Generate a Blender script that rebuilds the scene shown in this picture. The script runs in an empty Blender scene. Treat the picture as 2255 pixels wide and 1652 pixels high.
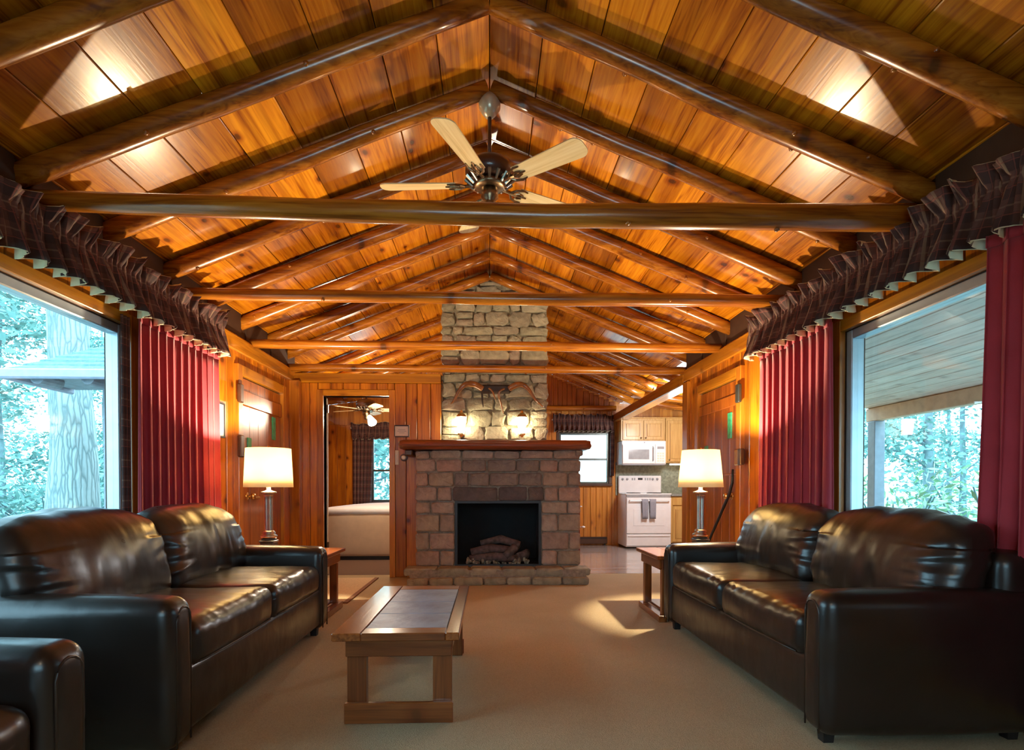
import bpy, bmesh, math, random
from mathutils import Vector, Matrix, noise
random.seed(7)
S = bpy.context.scene
COL = S.collection
PI = math.pi

# ------------------------------------------------------------------ camera
F = 1252.0
YAW, PIT = math.atan(49 / F), math.radians(0.8)
cam = bpy.data.cameras.new('camera')
cam.sensor_fit = 'HORIZONTAL'
cam.sensor_width = 36
cam.lens = 36 * F / 2255
cam.shift_y = (1076 + F * math.tan(PIT) - 826) / 2255
cam.clip_start = 0.05
camo = bpy.data.objects.new('camera', cam)
COL.objects.link(camo)
camo.location = (0, 0, 1.0)
camo.rotation_euler = (PI / 2 - PIT, 0, -YAW)
S.camera = camo

# ------------------------------------------------------------------ world, exposure
W = bpy.data.worlds.new('world')
S.world = W
W.use_nodes = True
bg = W.node_tree.nodes['Background']
bg.inputs[0].default_value = (0.50, 0.83, 1.0, 1)
bg.inputs[1].default_value = 5.6
S.view_settings.view_transform = 'Standard'
S.view_settings.look = 'None'
S.view_settings.gamma = 1
S.view_settings.exposure = 0.72
S.view_settings.use_curve_mapping = False
S.cycles.max_bounces = 8
S.cycles.diffuse_bounces = 4
S.cycles.glossy_bounces = 3
S.cycles.transmission_bounces = 6
S.cycles.transparent_max_bounces = 8
S.cycles.sample_clamp_indirect = 6
S.cycles.caustics_reflective = False
S.cycles.caustics_refractive = False
S.cycles.blur_glossy = 0.5
LAMP_W, SCONCE, KITCHEN_W, BED_W, REAR_FILL_W = 105, 30, 75, 50, 12

def lamp(name, loc, power, col=(1, .79, .52), r=.03, parent=None):
    l = bpy.data.lights.new(name, 'POINT')
    l.energy = power; l.color = col; l.shadow_soft_size = r
    o = bpy.data.objects.new(name, l)
    COL.objects.link(o)
    if parent:
        o.parent = parent
        o.location = Vector(loc) - parent.location
    else:
        o.location = loc
    return o

# ------------------------------------------------------------------ materials
def newmat(name):
    m = bpy.data.materials.new(name); m.use_nodes = True
    nt = m.node_tree; n = nt.nodes; p = n['Principled BSDF']
    return m, nt, n, p
def link(nt, a, b): nt.links.new(a, b)
def ramp(n, stops, mode='LINEAR'):
    r = n.new('ShaderNodeValToRGB'); r.color_ramp.interpolation = mode
    e = r.color_ramp.elements
    while len(e) < len(stops): e.new(0.5)
    for i, (p, c) in enumerate(stops):
        e[i].position = p; e[i].color = (*c, 1) if len(c) == 3 else c
    return r
def math_(nt, op, a, b=None, c=None):
    m = nt.nodes.new('ShaderNodeMath'); m.operation = op
    for i, v in enumerate((a, b, c)):
        if v is None: continue
        if isinstance(v, (int, float)): m.inputs[i].default_value = v
        else: nt.links.new(v, m.inputs[i])
    return m.outputs[0]
def mixc(nt, kind, fac, a, b):
    m = nt.nodes.new('ShaderNodeMix'); m.data_type = 'RGBA'; m.blend_type = kind
    for k, v in ((0, fac), (6, a), (7, b)):
        if isinstance(v, (int, float)): m.inputs[k].default_value = v
        elif isinstance(v, tuple): m.inputs[k].default_value = (*v, 1)
        else: nt.links.new(v, m.inputs[k])
    return m.outputs[2]
def noisetex(nt, vec, scale, detail=3, dist=0.0):
    t = nt.nodes.new('ShaderNodeTexNoise')
    t.inputs['Scale'].default_value = scale; t.inputs['Detail'].default_value = detail
    t.inputs['Distortion'].default_value = dist
    if vec is not None: nt.links.new(vec, t.inputs['Vector'])
    return t.outputs['Fac']
def mapping(nt, vec, scale):
    m = nt.nodes.new('ShaderNodeMapping'); m.inputs['Scale'].default_value = scale
    nt.links.new(vec, m.inputs['Vector']); return m.outputs[0]
def bump(nt, p, h, strength, dist=.01):
    b = nt.nodes.new('ShaderNodeBump'); b.inputs['Strength'].default_value = strength
    b.inputs['Distance'].default_value = dist
    nt.links.new(h, b.inputs['Height']); nt.links.new(b.outputs[0], p.inputs['Normal'])

def plain(name, col, rough=.5, metal=0, coat=0, noise_amt=.12, nscale=12, emis=None, bumps=0):
    m, nt, n, p = newmat(name)
    tc = n.new('ShaderNodeTexCoord').outputs['Object']
    f = noisetex(nt, tc, nscale, 3)
    r = ramp(n, [(.3, tuple(c * (1 - noise_amt) for c in col)), (.7, tuple(min(1, c * (1 + noise_amt)) for c in col))])
    link(nt, f, r.inputs[0]); link(nt, r.outputs[0], p.inputs['Base Color'])
    p.inputs['Roughness'].default_value = rough; p.inputs['Metallic'].default_value = metal
    p.inputs['Coat Weight'].default_value = coat
    if bumps: bump(nt, p, f, bumps)
    if emis:
        p.inputs['Emission Color'].default_value = (*emis[0], 1); p.inputs['Emission Strength'].default_value = emis[1]
    return m

def wood(name, dark, mid, light, axis='y', rough=.28, coat=.4, knots=.5, vary=.35, fine=9.0, streak=True):
    """varnished pine: long grain along the axis, broad streaks, knots, each board its own tone"""
    m, nt, n, p = newmat(name)
    tc = n.new('ShaderNodeTexCoord').outputs['Object']
    oi = n.new('ShaderNodeObjectInfo')
    off = n.new('ShaderNodeVectorMath'); off.operation = 'MULTIPLY_ADD'
    cmb = n.new('ShaderNodeCombineXYZ')
    rnd = oi.outputs['Random']
    for k, f in enumerate((37., 91., 53.)): link(nt, math_(nt, 'MULTIPLY', rnd, f), cmb.inputs[k])
    add = n.new('ShaderNodeVectorMath'); add.operation = 'ADD'
    link(nt, tc, add.inputs[0]); link(nt, cmb.outputs[0], add.inputs[1])
    v = add.outputs[0]
    i = 'xyz'.index(axis)
    def sc(along, across):
        s = [across] * 3; s[i] = along; return tuple(s)
    grain = noisetex(nt, mapping(nt, v, sc(.55, fine)), 2.2, 4, 1.1)
    broad = noisetex(nt, mapping(nt, v, sc(.25, 4.5)), 1.6, 1, .3)
    wv = n.new('ShaderNodeTexNoise'); wv.inputs['Scale'].default_value = 1.0; wv.inputs['Detail'].default_value = 2
    wv.inputs['Distortion'].default_value = 2.2
    link(nt, mapping(nt, v, sc(1.3, 30)), wv.inputs['Vector'])
    g = math_(nt, 'ADD', math_(nt, 'MULTIPLY', grain, .55), math_(nt, 'MULTIPLY', wv.outputs['Fac'], .45))
    r = ramp(n, [(.36, dark), (.47, mid), (.64, light)])
    link(nt, g, r.inputs[0])
    c = r.outputs[0]
    if streak:
        br = ramp(n, [(.40, (.62, .55, .50)), (.47, (1, 1, 1)), (.56, (1, 1, 1)), (.62, (1.0, 1.0, 1.0))])
        link(nt, broad, br.inputs[0])
        c = mixc(nt, 'MULTIPLY', .8, c, br.outputs[0])
    # knots lie in the board's own plane: 2-D cells over (across, along)
    sp = n.new('ShaderNodeSeparateXYZ'); link(nt, v, sp.inputs[0])
    others = [k for k in range(3) if k != i]
    ac = math_(nt, 'ADD', sp.outputs[others[0]], math_(nt, 'MULTIPLY', sp.outputs[others[1]], .7))
    wob = noisetex(nt, mapping(nt, v, (6, 6, 6)), 1.0, 2)
    kc = n.new('ShaderNodeCombineXYZ')
    link(nt, math_(nt, 'MULTIPLY_ADD', ac, 2.7, math_(nt, 'MULTIPLY', wob, .10)), kc.inputs[0])
    link(nt, math_(nt, 'MULTIPLY_ADD', sp.outputs[i], 1.9, math_(nt, 'MULTIPLY', wob, .10)), kc.inputs[1])
    vr = n.new('ShaderNodeTexVoronoi'); vr.feature = 'F1'; vr.voronoi_dimensions = '2D'
    link(nt, kc.outputs[0], vr.inputs['Vector']); vr.inputs['Scale'].default_value = 1.0
    kr = ramp(n, [(0.0, (.10, .06, .05)), (.035, (.16, .09, .06)), (.06, (.62, .42, .34)), (.13, (1, 1, 1))])
    link(nt, vr.outputs['Distance'], kr.inputs[0])
    c = mixc(nt, 'MULTIPLY', knots, c, kr.outputs[0])
    rr = ramp(n, [(0, (1 - vary, 1 - vary * 1.15, 1 - vary * 1.2)), (.5, (1, .98, .95)), (1, (1 + vary * .5, 1 + vary * .6, 1 + vary * .5))])
    link(nt, math_(nt, 'FRACT', math_(nt, 'MULTIPLY', rnd, 7.13)), rr.inputs[0])
    c = mixc(nt, 'MULTIPLY', 1.0, c, rr.outputs[0])
    link(nt, c, p.inputs['Base Color'])
    p.inputs['Roughness'].default_value = rough
    p.inputs['Coat Weight'].default_value = coat; p.inputs['Coat Roughness'].default_value = .12
    bump(nt, p, g, .15, .004)
    return m

O1, O2, O3 = (.30, .075, .004), (.55, .185, .006), (.72, .29, .012)
M = {}
M['ceil'] = wood('varnished_ceiling_pine', O1, O2, O3, 'y', rough=.26, vary=.5, knots=.9)
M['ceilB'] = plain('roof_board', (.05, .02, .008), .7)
M['wallz'] = wood('varnished_wall_pine', (.32, .08, .004), (.54, .165, .006), (.66, .24, .012), 'z', rough=.3, vary=.25, knots=.9)
M['wally'] = wood('varnished_board_y', (.36, .12, .006), (.52, .20, .009), (.62, .27, .016), 'y', rough=.3, vary=.15)
M['wallx'] = wood('varnished_board_x', (.36, .12, .006), (.52, .20, .009), (.62, .27, .016), 'x', rough=.3, vary=.15)
M['trimz'] = wood('varnished_trim_z', (.33, .10, .008), (.46, .155, .012), (.56, .21, .02), 'z', rough=.3, vary=.12, streak=False)
M['log'] = wood('varnished_log', (.19, .05, .005), (.36, .115, .008), (.52, .20, .02), 'x', rough=.26, coat=.35, vary=.3, knots=.8, fine=5)
M['doorwood'] = wood('door_wood', (.24, .055, .006), (.36, .095, .009), (.46, .135, .014), 'z', rough=.3, vary=.12, knots=.3)
M['kwall'] = wood('kitchen_pine', (.45, .15, .015), (.60, .23, .03), (.70, .32, .05), 'z', rough=.35, vary=.15)
M['table'] = wood('table_pine_x', (.15, .04, .010), (.24, .07, .016), (.34, .11, .028), 'x', rough=.3, vary=.15)
M['tabley'] = wood('table_pine_y', (.17, .045, .010), (.28, .08, .018), (.38, .125, .03), 'y', rough=.22, coat=.8, vary=.15)
M['tablez'] = wood('table_pine_z', (.15, .04, .010), (.24, .07, .016), (.34, .11, .028), 'z', rough=.3, vary=.15)
M['mantel'] = wood('mantel_wood', (.10, .022, .008), (.19, .04, .011), (.30, .07, .02), 'x', rough=.3, vary=.1)
M['maple'] = wood('maple_cabinet', (.46, .26, .07), (.56, .34, .10), (.64, .41, .14), 'z', coat=.1, rough=.45, vary=.08, knots=0, streak=False)
M['blade'] = wood('pale_oak_blade', (.62, .46, .20), (.78, .62, .32), (.86, .72, .42), 'x', rough=.4, vary=.05, knots=0, streak=False, coat=.1)
M['darkwood'] = plain('dark_bronze_plate', (.07, .03, .015), .4)
M['black'] = plain('black_iron', (.012, .011, .012), .5)
M['soot'] = plain('sooty_cavity', (.010, .010, .011), .9)
M['brass'] = plain('brass', (.75, .52, .22), .25, 1)
M['bronze'] = plain('antique_bronze', (.24, .17, .10), .32, 1, nscale=30, noise_amt=.4)
M['brown_metal'] = plain('brown_enamel', (.06, .022, .012), .35, 0, .4)
M['antique'] = plain('antique_cream_metal', (.42, .37, .25), .3, .3, .3)
M['pewter'] = plain('pewter', (.42, .38, .32), .3, 1, nscale=25)
M['pewdark'] = plain('dark_pewter', (.10, .11, .10), .35, .8)
M['white'] = plain('white_enamel', (.80, .82, .84), .25, 0, .3, .03)
M['offwhite'] = plain('cream_plastic', (.72, .66, .52), .4, 0, 0, .04)
M['grey'] = plain('grey_print', (.25, .26, .29), .4)
M['greyglass'] = plain('grey_oven_glass', (.32, .34, .36), .15)
M['alu'] = plain('aluminium_frame', (.42, .50, .56), .35, .6, 0, .06)
M['counter'] = plain('grey_worktop', (.22, .24, .22), .3, nscale=60)
M['towel'] = plain('grey_towel', (.26, .27, .32), .95, nscale=90, bumps=.4)
M['paper'] = plain('paper', (.8, .76, .66), .8, noise_amt=.03)
M['screen'] = plain('glossy_print', (.85, .88, .9), .15, noise_amt=.03)
M['green'] = plain('green_glass', (.05, .42, .22), .15, 0, .5, .25, 30)
M['bedwhite'] = plain('white_blanket', (.85, .86, .88), .9, noise_amt=.04, bumps=.2)
M['bedskirt'] = plain('tan_bed_skirt', (.66, .50, .34), .9, noise_amt=.05, bumps=.1)
M['horn'] = plain('brown_horn', (.22, .085, .025), .2, 0, .8, .5, 9)
M['horndark'] = plain('dark_horn_mount', (.03, .018, .012), .5)
M['cream'] = plain('cream_lining', (.80, .73, .48), .8, noise_amt=.06, nscale=20)
M['gutter'] = plain('slate_blue_gutter', (.26, .27, .36), .4)
M['shingle'] = plain('grey_shingle', (.12, .22, .23), .8, noise_amt=.3, nscale=18)
M['shedwall'] = plain('weathered_shed_board', (.20, .22, .26), .7, noise_amt=.2)
M['porchpost'] = plain('grey_porch_post', (.24, .27, .31), .6)
M['porchbeam'] = plain('tan_porch_beam', (.62, .40, .27), .6)
M['porchplank'] = wood('pale_porch_plank', (.54, .44, .36), (.76, .62, .52), (.88, .73, .62), 'y', rough=.6, coat=0, vary=.10, knots=.35, streak=False, fine=5)
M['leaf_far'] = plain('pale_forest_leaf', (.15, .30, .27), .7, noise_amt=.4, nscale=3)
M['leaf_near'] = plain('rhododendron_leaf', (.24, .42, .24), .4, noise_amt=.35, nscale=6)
M['ember'] = plain('ash_and_ember', (.20, .18, .13), .9, noise_amt=.6, nscale=40)
M['burnt'] = plain('charred_log', (.085, .06, .055), .9, noise_amt=.5, nscale=20, bumps=.6)
M['red_chest'] = plain('red_brown_chest', (.16, .03, .015), .35, 0, .3)

def leather():
    m, nt, n, p = newmat('dark_brown_leather')
    tc = n.new('ShaderNodeTexCoord').outputs['Object']
    f = noisetex(nt, tc, 3.5, 3)
    r = ramp(n, [(.3, (.010, .0072, .006)), (.75, (.019, .0125, .0095))])
    link(nt, f, r.inputs[0]); link(nt, r.outputs[0], p.inputs['Base Color'])
    p.inputs['Roughness'].default_value = .3
    p.inputs['Specular IOR Level'].default_value = .5
    rr = math_(nt, 'MULTIPLY_ADD', noisetex(nt, tc, 9, 2), .2, .22)
    link(nt, rr, p.inputs['Roughness'])
    p.inputs['Coat Weight'].default_value = .15; p.inputs['Coat Roughness'].default_value = .2
    w = noisetex(nt, mapping(nt, tc, (5, 8, 5)), 1.0, 2)
    h = math_(nt, 'ADD', math_(nt, 'MULTIPLY', noisetex(nt, tc, 90, 2), .04), w)
    bump(nt, p, h, .3, .02)
    return m
M['leather'] = leather()
M['leatherseam'] = plain('leather_piping', (.03, .018, .012), .35)

def carpet():
    m, nt, n, p = newmat('tan_loop_carpet')
    tc = n.new('ShaderNodeTexCoord').outputs['Object']
    f = noisetex(nt, tc, 1.1, 3)
    r = ramp(n, [(.3, (.45, .355, .205)), (.7, (.55, .44, .265))])
    link(nt, f, r.inputs[0])
    fi = noisetex(nt, tc, 260, 2)
    r2 = ramp(n, [(.3, (.62, .62, .62)), (.7, (1.1, 1.1, 1.1))]); link(nt, fi, r2.inputs[0])
    c = mixc(nt, 'MULTIPLY', .7, r.outputs[0], r2.outputs[0])
    link(nt, c, p.inputs['Base Color']); p.inputs['Roughness'].default_value = .95
    bump(nt, p, fi, .6, .01)
    return m
M['carpet'] = carpet()
M['mat'] = plain('woven_tan_mat', (.62, .47, .27), .95, noise_amt=.12, nscale=60, bumps=.3)
M['matedge'] = plain('brown_mat_binding', (.22, .10, .04), .9)
M['bedfloor'] = plain('brown_bedroom_carpet', (.13, .075, .05), .95, nscale=80, bumps=.3)
M['vinyl'] = wood('pale_plank_vinyl', (.30, .27, .26), (.42, .39, .38), (.50, .47, .46), 'x', rough=.18, coat=.6, vary=.1, knots=0)

def stone(name, cols, rough=.85, b=.7, sc=9):
    m, nt, n, p = newmat(name)
    tc = n.new('ShaderNodeTexCoord').outputs['Object']
    oi = n.new('ShaderNodeObjectInfo').outputs['Random']
    r0 = ramp(n, [(i / (len(cols) - 1), c) for i, c in enumerate(cols)]); link(nt, oi, r0.inputs[0])
    f = noisetex(nt, tc, sc, 5, .4)
    r = ramp(n, [(.25, (.5, .48, .45)), (.5, (.95, .95, .95)), (.75, (1.35, 1.32, 1.25))]); link(nt, f, r.inputs[0])
    c = mixc(nt, 'MULTIPLY', .9, r0.outputs[0], r.outputs[0])
    link(nt, c, p.inputs['Base Color']); p.inputs['Roughness'].default_value = rough
    bump(nt, p, noisetex(nt, tc, sc * 3, 5), b, .02)
    return m
M['stone'] = stone('sandstone_block', [(.27, .19, .14), (.33, .21, .155), (.29, .22, .15), (.37, .26, .20), (.24, .18, .13)])
M['stoneW'] = stone('sooty_sandstone_block', [(.075, .055, .05), (.10, .07, .058), (.08, .06, .05)])
M['stoneM'] = stone('smoke_stained_sandstone', [(.16, .125, .10), (.19, .14, .11), (.17, .13, .10)])
M['chim'] = stone('grey_olive_fieldstone', [(.30, .29, .20), (.38, .36, .25), (.33, .28, .21), (.46, .43, .31), (.27, .26, .18), (.38, .31, .24)])
M['hearth'] = stone('hearth_slab', [(.27, .23, .15), (.36, .31, .21), (.24, .21, .15)])
M['mortar'] = plain('mortar', (.24, .19, .14), .95, nscale=40, noise_amt=.25, bumps=.4)
M['mortarC'] = plain('pale_mortar', (.33, .29, .20), .95, nscale=40, noise_amt=.3, bumps=.4)
M['slate'] = stone('blue_grey_slate_tile', [(.16, .21, .29), (.22, .27, .35), (.19, .24, .32)], rough=.42, b=.25, sc=6)
M['tileback'] = plain('green_grey_backsplash', (.24, .27, .20), .5, nscale=25, noise_amt=.3)
def bark(name, c0, c1, sc=1.0):
    m, nt, n, p = newmat(name)
    tc = n.new('ShaderNodeTexCoord').outputs['Object']
    v = n.new('ShaderNodeTexVoronoi'); v.feature = 'DISTANCE_TO_EDGE'
    v.inputs['Scale'].default_value = 1; v.inputs['Randomness'].default_value = 1
    d = n.new('ShaderNodeTexNoise'); d.inputs['Scale'].default_value = 3
    link(nt, tc, d.inputs['Vector'])
    mp = mapping(nt, tc, (16 * sc, 16 * sc, 1.3 * sc))
    a = n.new('ShaderNodeVectorMath'); a.operation = 'ADD'
    link(nt, mp, a.inputs[0]); link(nt, d.outputs['Color'], a.inputs[1])
    link(nt, a.outputs[0], v.inputs['Vector'])
    r = ramp(n, [(0, c0), (.16, c1), (.6, tuple(min(1, x * 1.15) for x in c1))])
    link(nt, v.outputs['Distance'], r.inputs[0]); link(nt, r.outputs[0], p.inputs['Base Color'])
    p.inputs['Roughness'].default_value = .95
    bump(nt, p, v.outputs['Distance'], .9, .05)
    return m
M['bark'] = bark('ridged_bark', (.14, .19, .19), (.33, .38, .37))
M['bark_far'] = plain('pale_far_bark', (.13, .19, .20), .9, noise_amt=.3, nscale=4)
M['ground'] = plain('leaf_litter', (.30, .33, .29), .95, noise_amt=.35, nscale=2.5)

def fabric(name, c0, c1, sheen=.3):
    m, nt, n, p = newmat(name)
    tc = n.new('ShaderNodeTexCoord').outputs['Object']
    f = noisetex(nt, tc, 5, 2)
    r = ramp(n, [(.3, c0), (.7, c1)]); link(nt, f, r.inputs[0])
    link(nt, r.outputs[0], p.inputs['Base Color'])
    p.inputs['Roughness'].default_value = .8; p.inputs['Sheen Weight'].default_value = sheen
    bump(nt, p, noisetex(nt, tc, 220, 1), .2, .003)
    # thin cloth: a little light comes through
    tr = n.new('ShaderNodeBsdfTranslucent'); link(nt, r.outputs[0], tr.inputs[0])
    mx = n.new('ShaderNodeMixShader'); mx.inputs[0].default_value = .18
    link(nt, p.outputs[0], mx.inputs[1]); link(nt, tr.outputs[0], mx.inputs[2])
    link(nt, mx.outputs[0], n['Material Output'].inputs[0])
    return m
M['red'] = fabric('burgundy_cloth', (.36, .022, .036), (.44, .030, .048))
def plaid(name, base, line, line2, sc=1.0):
    m, nt, n, p = newmat(name)
    uv = n.new('ShaderNodeTexCoord').outputs['UV']
    sx = n.new('ShaderNodeSeparateXYZ'); link(nt, mapping(nt, uv, (sc, sc, sc)), sx.inputs[0])
    c = None
    def band(coord, period, width, off):
        t = math_(nt, 'FRACT', math_(nt, 'MULTIPLY_ADD', coord, 1 / period, off))
        return math_(nt, 'LESS_THAN', t, width)
    cur = base
    cx, cy = sx.outputs[0], sx.outputs[1]
    d = mixc(nt, 'MIX', math_(nt, 'MULTIPLY', band(cx, .12, .45, 0), .55), base, (.025, .012, .012))
    d = mixc(nt, 'MIX', math_(nt, 'MULTIPLY', band(cy, .12, .45, 0), .55), d, (.025, .012, .012))
    d = mixc(nt, 'MIX', math_(nt, 'MULTIPLY', band(cx, .12, .09, .3), .75), d, line)
    d = mixc(nt, 'MIX', math_(nt, 'MULTIPLY', band(cy, .12, .07, .3), .4), d, line)
    d = mixc(nt, 'MIX', math_(nt, 'MULTIPLY', band(cx, .12, .05, .62), .6), d, line2)
    d = mixc(nt, 'MIX', math_(nt, 'MULTIPLY', band(cy, .12, .05, .62), .6), d, line2)
    link(nt, d, p.inputs['Base Color']); p.inputs['Roughness'].default_value = .85
    return m
M['plaid'] = plaid('brown_plaid', (.12, .05, .04), (.26, .17, .11), (.22, .06, .045))

def glass():
    m, nt, n, p = newmat('window_glass')
    n.remove(p)
    t = n.new('ShaderNodeBsdfTransparent'); t.inputs[0].default_value = (.93, .98, 1, 1)
    g = n.new('ShaderNodeBsdfGlossy'); g.inputs['Roughness'].default_value = 0.0
    fr = n.new('ShaderNodeFresnel'); fr.inputs[0].default_value = 1.5
    ge = n.new('ShaderNodeNewGeometry')      # same reflectance on the way in and on the way out
    link(nt, math_(nt, 'MULTIPLY_ADD', ge.outputs['Backfacing'], 1 / 1.5 - 1.5, 1.5), fr.inputs[0])
    mx = n.new('ShaderNodeMixShader')
    link(nt, fr.outputs[0], mx.inputs[0]); link(nt, t.outputs[0], mx.inputs[1]); link(nt, g.outputs[0], mx.inputs[2])
    link(nt, mx.outputs[0], n['Material Output'].inputs[0])
    return m
M['glass'] = glass()
def shade_mat():
    m, nt, n, p = newmat('cream_lamp_shade')
    n.remove(p)
    d = n.new('ShaderNodeBsdfDiffuse'); d.inputs[0].default_value = (.90, .84, .68, 1)
    t = n.new('ShaderNodeBsdfTranslucent'); t.inputs[0].default_value = (.92, .82, .56, 1)
    mx = n.new('ShaderNodeMixShader'); mx.inputs[0].default_value = .5
    link(nt, d.outputs[0], mx.inputs[1]); link(nt, t.outputs[0], mx.inputs[2])
    link(nt, mx.outputs[0], n['Material Output'].inputs[0])
    return m
M['shade'] = shade_mat()
def emit(name, col, st):
    m, nt, n, p = newmat(name)
    p.inputs['Base Color'].default_value = (*col, 1)
    p.inputs['Emission Color'].default_value = (*col, 1); p.inputs['Emission Strength'].default_value = st
    return m
M['bulb'] = emit('lit_bulb', (1, .78, .5), 25)
M['sconceglass'] = emit('lit_sconce_glass', (1, .80, .50), SCONCE)
M['litglass'] = emit('lit_ceiling_glass', (1, .85, .65), 6)

# ------------------------------------------------------------------ geometry helpers
def setp(o, label=None, cat=None, group=None, kind=None):
    for k, v in (('label', label), ('category', cat), ('group', group), ('kind', kind)):
        if v: o[k] = v
    return o
def thing(name, label, cat, loc=(0, 0, 0), rz=0, group=None, kind=None):
    o = bpy.data.objects.new(name, None); COL.objects.link(o)
    o.location = loc; o.rotation_euler = (0, 0, rz); o.empty_display_size = .1
    return setp(o, label, cat, group, kind)
def wloc(o):
    v = Vector((0, 0, 0))
    while o is not None:
        v += o.location; o = o.parent
    return v
def obj(name, bm, mat, parent=None, smooth=False, local=False, label=None, kind=None, uvs=None):
    """link bm as one mesh; vertices are in world coordinates unless local (then in the parent's)"""
    me = bpy.data.meshes.new(name)
    if isinstance(bm, tuple):
        me.from_pydata(*bm[:2], bm[2]) if len(bm) > 2 else me.from_pydata(bm[0], [], bm[1])
    else:
        bm.normal_update(); bm.to_mesh(me); bm.free()
    o = bpy.data.objects.new(name, me); COL.objects.link(o)
    # origin at the box centre (so that object coordinates are the piece's own)
    vs = me.vertices
    if len(vs):
        mn = Vector([min(v.co[i] for v in vs) for i in range(3)]); mx = Vector([max(v.co[i] for v in vs) for i in range(3)])
        c = (mn + mx) / 2
    else: c = Vector((0, 0, 0))
    me.transform(Matrix.Translation(-c))
    base = Vector((0, 0, 0))
    if parent is not None:
        o.parent = parent
        if not local: base = wloc(parent)
        elif parent.type == 'MESH' and parent.parent is not None:
            base = parent.location.copy()
    o.location = c - base
    if mat is not None: me.materials.append(M[mat] if isinstance(mat, str) else mat)
    if smooth:
        me.polygons.foreach_set('use_smooth', [True] * len(me.polygons))
    if label: o['label'] = label
    if kind: o['kind'] = kind
    return o
def BM(): return bmesh.new()
def box(bm, x0, x1, y0, y1, z0, z1, bev=0, seg=1):
    t = bmesh.new() if bev else bm
    v = [t.verts.new(p) for p in ((x0, y0, z0), (x1, y0, z0), (x1, y1, z0), (x0, y1, z0), (x0, y0, z1), (x1, y0, z1), (x1, y1, z1), (x0, y1, z1))]
    for f in ((0, 3, 2, 1), (4, 5, 6, 7), (0, 1, 5, 4), (1, 2, 6, 5), (2, 3, 7, 6), (3, 0, 4, 7)):
        t.faces.new([v[i] for i in f])
    if bev:
        bmesh.ops.bevel(t, geom=t.edges[:], offset=bev, segments=seg, profile=.5, affect='EDGES')
        merge(bm, t)
    return bm
def merge(bm, t):
    me = bpy.data.meshes.new('tmp'); t.to_mesh(me); t.free(); bm.from_mesh(me); bpy.data.meshes.remove(me)
def bx(*a, **k): return box(BM(), *a, **k)
def tube(bm, pts, radii, n=12, cap=True, rough=0, seed=0, flat=1.0):
    """a bent round bar through pts; radii per point"""
    pts = [Vector(p) for p in pts]
    rings = []
    up = Vector((0, 0, 1))
    for i, p in enumerate(pts):
        d = (pts[min(i + 1, len(pts) - 1)] - pts[max(i - 1, 0)]).normalized()
        a = up if abs(d.z) < .9 else Vector((0, 1, 0))
        u = d.cross(a).normalized(); w = d.cross(u).normalized()
        ring = []
        for k in range(n):
            t = 2 * PI * k / n
            r = radii[i] if isinstance(radii, (list, tuple)) else radii
            q = u * math.cos(t) + w * math.sin(t) * flat
            if rough: r *= 1 + rough * noise.noise((p + q * .08) * 6 + Vector((seed, 0, 0)))
            ring.append(bm.verts.new(p + q * r))
        rings.append(ring)
    for a, b in zip(rings, rings[1:]):
        for k in range(n): bm.faces.new((a[k], a[(k + 1) % n], b[(k + 1) % n], b[k]))
    if cap:
        bm.faces.new(rings[0][::-1]); bm.faces.new(rings[-1])
    return bm
def lathe(bm, prof, c=(0, 0, 0), n=24, cap=True, sq=False):
    rings = []
    for r, z in prof:
        rings.append([bm.verts.new((c[0] + r * math.cos(2 * PI * (k + (.5 if n <= 8 else 0)) / n), c[1] + r * math.sin(2 * PI * (k + (.5 if n <= 8 else 0)) / n), c[2] + z)) for k in range(n)])
    for a, b in zip(rings, rings[1:]):
        for k in range(n): bm.faces.new((a[k], a[(k + 1) % n], b[(k + 1) % n], b[k]))
    if cap:
        bm.faces.new(rings[0][::-1]); bm.faces.new(rings[-1])
    return bm
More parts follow.
